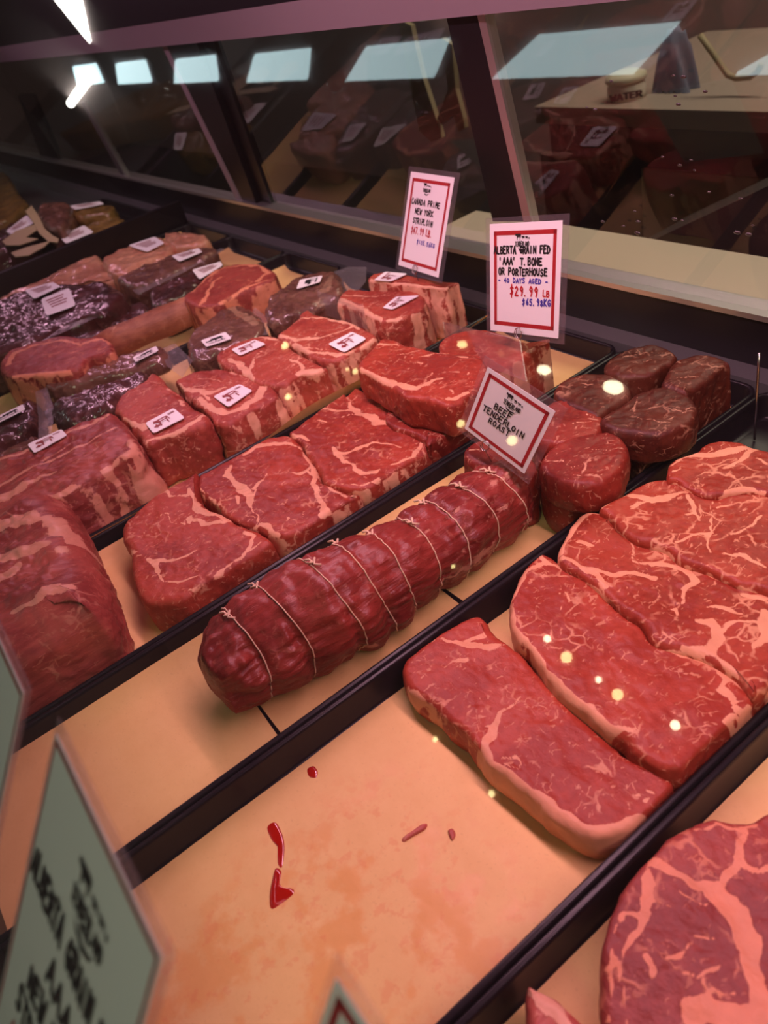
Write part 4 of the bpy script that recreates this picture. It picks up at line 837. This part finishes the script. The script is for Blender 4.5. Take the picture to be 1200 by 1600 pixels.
# bone-in rib steaks
G6 = 'bone-in rib steaks in their tray'
meat('ribeye_steak', 'thick dark ribeye with a fat ring at the left edge of the case', 'steak', G6,
     [(-2, 572), (2, 560), (15, 547), (50, 535), (95, 524), (130, 526), (160, 524), (172, 532), (176, 546), (150, 556), (135, 560), (128, 570), (105, 581), (62, 587), (20, 590), (2, 583)], .056, FL, 'ribeye_dark',
     [([(10, 570), (25, 550), (60, 538), (100, 532), (126, 540)], [.012, .012, .008, .006, .008]), ([(20, 588), (60, 585), (105, 580)], [.010, .012, .016]), ([(130, 536), (160, 530), (172, 536)], [.008, .01, .01])], re=.008, N=180, dr=.004, sidefat=-.15)
tom = meat('tomahawk_steak', 'long bone-in tomahawk steak lying toward the back of the case', 'steak', G6,
     [(286, 463), (305, 448), (325, 428), (350, 415), (375, 411), (405, 412), (428, 422), (432, 430), (424, 437), (392, 449), (360, 463), (346, 473), (322, 478), (300, 476)], .046, FL, 'ribeye_dark',
     [([(300, 455), (325, 432), (350, 418), (380, 414), (410, 416), (420, 426), (400, 440)], [.006, .008, .007, .006, .012, .012, .01]), ([(315, 475), (335, 440), (350, 430)], [.012, .006, .004]), ([(345, 472), (380, 452), (420, 436)], [.01, .008, .008])], re=.007, N=180, dr=.004, sidefat=-.1)
bn = [P(x, y, .040) for x, y in ((142, 533), (175, 515), (215, 498), (250, 484), (285, 469), (318, 462))]
bb = MB(); K = []
for i, q in enumerate(bn):
    w = [.014, .02, .022, .022, .024, .024][i]
    for a in range(16):
        th = a * math.pi / 8; K.append(q + np.array([w * 1.05 * math.cos(th), .25 * w * math.cos(th), -.022 + .026 * math.sin(th)]) + .0015 * np.array([math.sin(a * 3 + i), 0, math.cos(a * 2 + i * 3)]))
bb.add(K, [[i * 16 + k, i * 16 + (k + 1) % 16, (i + 1) * 16 + (k + 1) % 16, (i + 1) * 16 + k] for i in range(5) for k in range(16)] + [list(range(16)), list(range(80, 96))])
bb.build('rib_bone', M['bone'], tom, True)

# dark packs with square labels
G7 = 'packs with square white labels'
pack('dark glossy pack with two square white labels at the left edge', [(-60, 520), (-30, 485), (10, 462), (46, 450), (88, 441), (128, 442), (161, 438), (190, 455), (188, 467), (156, 487), (128, 493), (92, 506), (46, 533), (0, 552), (-60, 565)], .050, FL, 'packed', G7,
     [[(38.5, 453.7), (82.5, 441), (95, 448), (53, 467.5)], [(64, 468), (108, 450), (119, 477.5), (73, 494)]], [(120, 495), (155, 487), (190, 465), (160, 492), (60, 540)], 'lines')
pack('dark pack with a white label in front of the tomahawk bone', [(100, 520), (130, 500), (165, 490), (210, 470), (232, 474), (228, 490), (170, 510), (110, 535)], .022, FL, 'packed', G7, [(106, 510), (148, 497), (153, 504), (112, 518)], None, 'lines')
pack('dark red pack with a white label behind the tomahawk head', [(232, 455), (262, 440), (300, 424), (335, 412), (345, 420), (312, 438), (285, 460), (242, 478)], .034, FL, 'packed', G7, [(300, 422), (345, 409), (348, 415), (312, 437)], None, 'lines')
pack('red brown pack with a long white label, under the fat capped pack', [(184, 430), (212, 419), (262, 400), (312, 385), (338, 385), (326, 398), (280, 416), (214, 443), (190, 442)], .044, FL, 'packed_brown', G7, [(268, 400), (310, 388), (316, 394), (280, 409)], [(200, 448), (280, 420), (345, 385), (352, 390), (285, 430), (215, 458)], 'lines')
G8 = 'fat capped packs by the far divider'
pack('pale fat capped pack with a pink printed label by the far divider', [(160, 402), (195, 384), (245, 369), (268, 377), (268, 392), (232, 408), (182, 428), (164, 416)], .050, FL, 'packed_tan', G8, [(200, 384), (242, 370), (257, 380), (230, 394)], None, 'lines')
pack('small tan pack against the back ledge, at the end of the far trays', [(254, 363), (287, 361), (325, 369), (312, 380), (272, 386)], .050, FL, 'packed_tan', G8)
pack('reddish fat strip pack along the far divider, left of the fat capped pack', [(-40, 505), (0, 466), (60, 436), (110, 412), (150, 398), (168, 418), (186, 434), (150, 440), (90, 448), (40, 462), (0, 482), (-40, 520)], .034, FL, 'packed_tan', G8)

# far end packs
G9 = 'packs at the dark far end'
pack('golden pack with a pink label just beyond the far divider', [(128, 362), (140, 348), (176, 336), (192, 341), (178, 354), (150, 366)], .030, FL, 'packed_gold', G9, [(93.5, 370.7), (131, 352), (146.7, 363), (102.7, 381)], None, 'lines')
pack('long golden pack with a thin white label at the far end', [(106, 326), (118, 322), (160, 318), (180, 322), (162, 334), (120, 338)], .042, FL, 'packed_gold', G9, [(108, 322), (156, 315), (163, 319), (118, 328)], None, 'lines')
pack('brown wrinkled pack standing at the far end beside the beige band', [(58, 322), (85, 314), (108, 318), (104, 345), (88, 356), (68, 348)], .062, FL, 'packed_brown', G9)
pack('dark pack with a pink label at far left edge', [(-40, 380), (0, 358), (40, 334), (56, 345), (40, 372), (0, 392), (-40, 400)], .040, FL, 'packed', G9, [(9, 362), (42, 336), (53, 349), (18, 366)], None, 'lines')
pack('olive pack at the far left edge, below the dark glass', [(-60, 320), (-20, 290), (5, 268), (28, 300), (40, 318), (0, 345), (-50, 350)], .050, FL, 'packed_gold', G9)
for lab, q in (('curved beige band across the far packs', [(40, 331), (50, 322), (62, 340), (70, 358), (84, 370), (92, 374), (90, 380), (76, 378), (62, 366), (52, 348)]),
               ('wide beige leaf shaped band on the far packs', [(4, 378), (25, 362), (54, 352), (58, 360), (40, 372), (60, 374), (30, 384), (10, 384)]),
               ('narrow beige strip lowest at the far end', [(18, 396), (40, 388), (78, 378), (70, 386), (45, 400), (24, 402)])):
    tag(MB().slab([P(x, y, .052) for x, y in q], np.array([0, 0, .002])).build('beige_band', M['beige']), lab, 'band', 'beige bands on the far packs')

# ------------------------------------------------------------------ price cards
def solve_quad(px, anchor):
    """four picture corners of a flat rectangle and the depth of its bottom edge -> its corners in space"""
    r = [ray(*p) for p in px]; A = np.column_stack([r[1], r[3], -r[2]]); t = np.linalg.solve(A, r[0])   # a + c = b + d
    Q = [r[0], r[1] * t[0], r[2] * t[2], r[3] * t[1]]; m = (Q[2] + Q[3]) / 2
    k = (anchor - EYE[2]) / m[2]
    return [EYE + q * k for q in Q]


def price_card(label, Q, lines, margin=.055, border=(.065, .042, .04), pad=(.07, .05), clip=None, logo=None, clipat=.5, pin=.03):
    Q = [np.array(q, float) for q in Q]; ex = Q[1] - Q[0]; ey = Q[3] - Q[0]; asp = np.linalg.norm(ey) / np.linalg.norm(ex); n = np.cross(ey, ex); n /= np.linalg.norm(n)
    if n @ (EYE - Q[0]) < 0: n = -n
    mp = quadmap(Q); b = (Q[2] + Q[3]) / 2
    c = empty('price_card', b, label, 'price card', 'price cards in the case')
    L = lambda k: n * .0004 * k
    px, py = pad
    MB().slab([mp(-px, -py), mp(1 + px, -py), mp(1 + px, 1 + py), mp(-px, 1 + py)], -n * .0012).build('plastic_sleeve', M['sleeve'], c)
    MB().slab([mp(0, 0) + L(1), mp(1, 0) + L(1), mp(1, 1) + L(1), mp(0, 1) + L(1)], n * .0003).build('card_paper', M['card'], c)
    bx, bw, bwy = border; by = bx / asp * 1.05; fb = MB()
    for x0, y0, x1, y1 in ((bx, by, 1 - bx, by + bwy / asp), (bx, 1 - by - bwy / asp, 1 - bx, 1 - by), (bx, by, bx + bw, 1 - by), (1 - bx - bw, by, 1 - bx, 1 - by)):
        fb.add([mp(x0, y0) + L(2.2), mp(x1, y0) + L(2.2), mp(x1, y1) + L(2.2), mp(x0, y1) + L(2.2)], [(0, 1, 2, 3)])
    fb.build('red_border', M['red'], c)
    inks = {}
    for txt, cx, cy, w, h, pen, ink in lines:
        inks.setdefault(ink, MB()); strokes(inks[ink], txt, cx, cy, w, h, pen, mp, asp, .05, 0., L(2.6))
    for ink, mb in inks.items(): mb.build({'ink': 'lettering', 'redink': 'pound_price', 'blueink': 'kilo_price'}[ink], M[ink], c)
    if logo:
        x, y, w = logo; g = MB(); h = w * .38 / asp
        poly(g, COW, x - w / 2, y, w * .42, h * .95, mp, L(2.6)); poly(g, COW, x - w * .04, y + h * .35, w * .2, h * .5, mp, L(2.6)); poly(g, COW, x + w * .19, y + h * .4, w * .2, h * .45, mp, L(2.6))
        poly(g, [(.5, 0), (0, .7), (.5, 1), (1, .7)], x + w * .42, y + h * .55, w * .09, h * .3, mp, L(2.6))
        strokes(g, 'TENDERLAND', x, y + h * 1.35, w * 1.0, h * .55, w * .035, mp, asp, 0, 0, L(2.6))
        poly(g, [(0, 1), (.15, .6), (.5, .4), (.85, .6), (1, 1), (.85, .3), (.5, 0), (.15, .3)], x - w * .32, y + h * 1.72, w * .64, h * .55, mp, L(2.6))
        strokes(g, 'MEATS', x, y + h * 1.75, w * .3, h * .16, w * .02, mp, asp, 0, 0, L(2.6))
        g.build('logo', M['ink'], c)
    if clip is not None:
        k = mp(clipat, .985) + n * .004; u = ex / np.linalg.norm(ex); v = -ey / np.linalg.norm(ey); w = MB()
        r = .0055
        w.tube([k + r * (u * math.cos(a) + v * 1.15 * math.sin(a)) + n * .0012 * math.sin(a * .5) for a in np.linspace(0, 4 * math.pi, 40)], .0005, 6)
        w.tube([k - v * r, k - v * r * 1.6 - n * .003, np.array(clip)], .0006, 6)
        w.build('wire_clip', M['wire'], c, True)
    return c


price_card('tall price card for T-bone or porterhouse at twenty nine ninety nine', solve_quad([(766, 350), (880, 344), (873, 528.6), (767, 516)], .085),
           [('ALBERTA GRAIN FED', .47, .233, .80, .060, .017, 'ink'), ("'AAA' T.BONE", .46, .335, .62, .062, .017, 'ink'), ('OR PORTERHOUSE', .49, .425, .70, .062, .017, 'ink'), ('- 40 DAYS AGED -', .49, .505, .72, .042, .012, 'blueink'),
            ('$29.99', .52, .60, .42, .085, .018, 'redink'), ('LB', .83, .61, .10, .05, .014, 'redink'), ('$65.98KG', .695, .695, .40, .055, .014, 'blueink')], clip=P(816, 552, .054), logo=(.48, .083, .20), clipat=.47)
price_card('slim back price card for prime New York striploin at the rear ledge', solve_quad([(643, 268), (711, 277.5), (685.6, 434), (623, 414)], .075),
           [('CANADA PRIME', .46, .29, .68, .055, .016, 'ink'), ('NEW YORK', .46, .385, .44, .055, .016, 'ink'), ('STRIPLOIN', .46, .485, .48, .055, .016, 'ink'), ('$47.99 LB.', .47, .585, .52, .065, .016, 'redink'), ('$105.56KG', .60, .695, .44, .042, .012, 'blueink')],
           pad=(.08, .05), clip=P(655, 440, .057), logo=(.44, .085, .18), clipat=.48)
price_card('tilted card reading beef tenderloin roast, clipped above the tied roast', solve_quad([(763, 573), (868.7, 642.5), (820, 740), (726.7, 669)], .062),
           [('BEEF', .43, .415, .28, .080, .016, 'ink'), ('TENDERLOIN', .48, .53, .66, .085, .016, 'ink'), ('ROAST', .46, .64, .34, .08, .016, 'ink')], border=(.05, .045, .045), pad=(.10, .10), clip=P(768, 722, .046), logo=(.50, .125, .26), clipat=.40)
# cards on the near front edge, facing the shop
cd1 = price_card('near left price card for grain fed New York striploin, seen from close above', [(-.265, -.023, .28), (-.156, -.025, .28), (-.156, -.113, .160), (-.265, -.111, .160)],
           [('ALBERTA GRAIN FED', .5, .36, .90, .075, .024, 'ink'), ('AAA', .50, .49, .26, .075, .024, 'ink'), ('NEW YORK', .50, .61, .52, .075, .024, 'ink'), ('STRIPLOIN', .46, .72, .56, .075, .024, 'ink'), ('$31.99 LB', .42, .86, .5, .075, .024, 'redink')], border=(.012, .014, .018), pad=(.035, .03), logo=(.56, .11, .30))
price_card('near price card at the left edge, only its right corner in view', [(-.420, -.026, .27), (-.3117, -.028, .27), (-.3117, -.116, .15), (-.420, -.114, .15)], [('NEW YORK', .5, .45, .6, .075, .024, 'ink')], border=(.012, .014, .018), pad=(.035, .03))
price_card('near price card of which only a blurred corner shows at the bottom edge', [(-.1355, .0115, .245), (-.03, .0095, .245), (-.03, -.078, .125), (-.1355, -.076, .125)], [('STRIPLOIN', .5, .45, .6, .075, .024, 'ink')], border=(.03, .03, .03), pad=(.04, .035))
MB().box((X0, -.16, -.034), (X1, -.145, .10)).build('card_rail', M['frame'], case)

# clear empty sleeves lying among the steaks
for lab, q, z in (('empty clear plastic sleeve leaning between the brown pack and the striploin block', [(495, 455), (566, 477), (574, 515), (503, 490)], .02), ('empty clear plastic sleeve leaning behind the thick raised ribeye', [(692, 503), (811, 531), (822, 596), (697, 548)], .05)):
    Q = solve_quad(q, z); n = np.cross(Q[1] - Q[0], Q[3] - Q[0]); n /= np.linalg.norm(n)
    tag(MB().slab(Q, n * .0015).build('clear_sleeve', M['sleeve']), lab, 'plastic sleeve')
tag(MB().tube([P(1183, 612, .03) + np.array([0, 0, k * .02]) for k in (-2.9, 0, 1.2, 2.2)], .0014, 8).build('card_pin', M['wire'], None, True), 'thin metal card pin standing behind the rearmost sirloin', 'card pin')

# juice and scraps on the stained paper
def blob(name, label, cat, px, z, th, mat, group=None):
    o = np.array([P(x, y, z)[:2] for x, y in px]); o = smooth_closed(o, 60); c = o.mean(0); V = []
    for s, h in ((1, 0), (.9, .6), (.7, .9), (.35, 1), (.05, 1)): V += [(*(c + (q - c) * s), z + th * h) for q in o]
    F = [[i * 60 + k, i * 60 + (k + 1) % 60, (i + 1) * 60 + (k + 1) % 60, (i + 1) * 60 + k] for i in range(4) for k in range(60)] + [list(range(240, 300))]
    return tag(obj(name, V, F, M[mat], None, True), label, cat, group)


blob('juice_puddle', 'shiny red puddle of meat juice on the stained paper', 'puddle', [(431, 1356), (425, 1375), (421, 1400), (424, 1420), (440, 1412), (458, 1398), (459, 1390), (445, 1388), (437, 1380), (440, 1362)], -.0286, .0014, 'juice', 'meat juice spots on the paper')
blob('juice_puddle', 'curved red drip of meat juice above the shiny puddle', 'puddle', [(417, 1292), (430, 1284), (440, 1300), (445, 1320), (444, 1345), (440, 1360), (434, 1350), (436, 1328), (424, 1312)], -.0287, .0008, 'juice', 'meat juice spots on the paper')
blob('juice_puddle', 'small orange juice spot nearest the tray wall', 'puddle', [(480, 1202), (490, 1197), (497, 1206), (494, 1216), (483, 1214)], -.0287, .0009, 'juice', 'meat juice spots on the paper')
for lab, q in (('thin pink meat scrap on the stained paper below the striploin', [(628, 1312), (645, 1300), (660, 1289), (668, 1288), (664, 1297), (645, 1308), (632, 1316)]), ('tiny red meat scrap beside the thin pink scrap', [(700, 1300), (708, 1296), (712, 1306), (706, 1314)])):
    blob('meat_scrap', lab, 'meat scrap', q, -.0286, .0025, 'fatside', 'meat scraps on the paper')
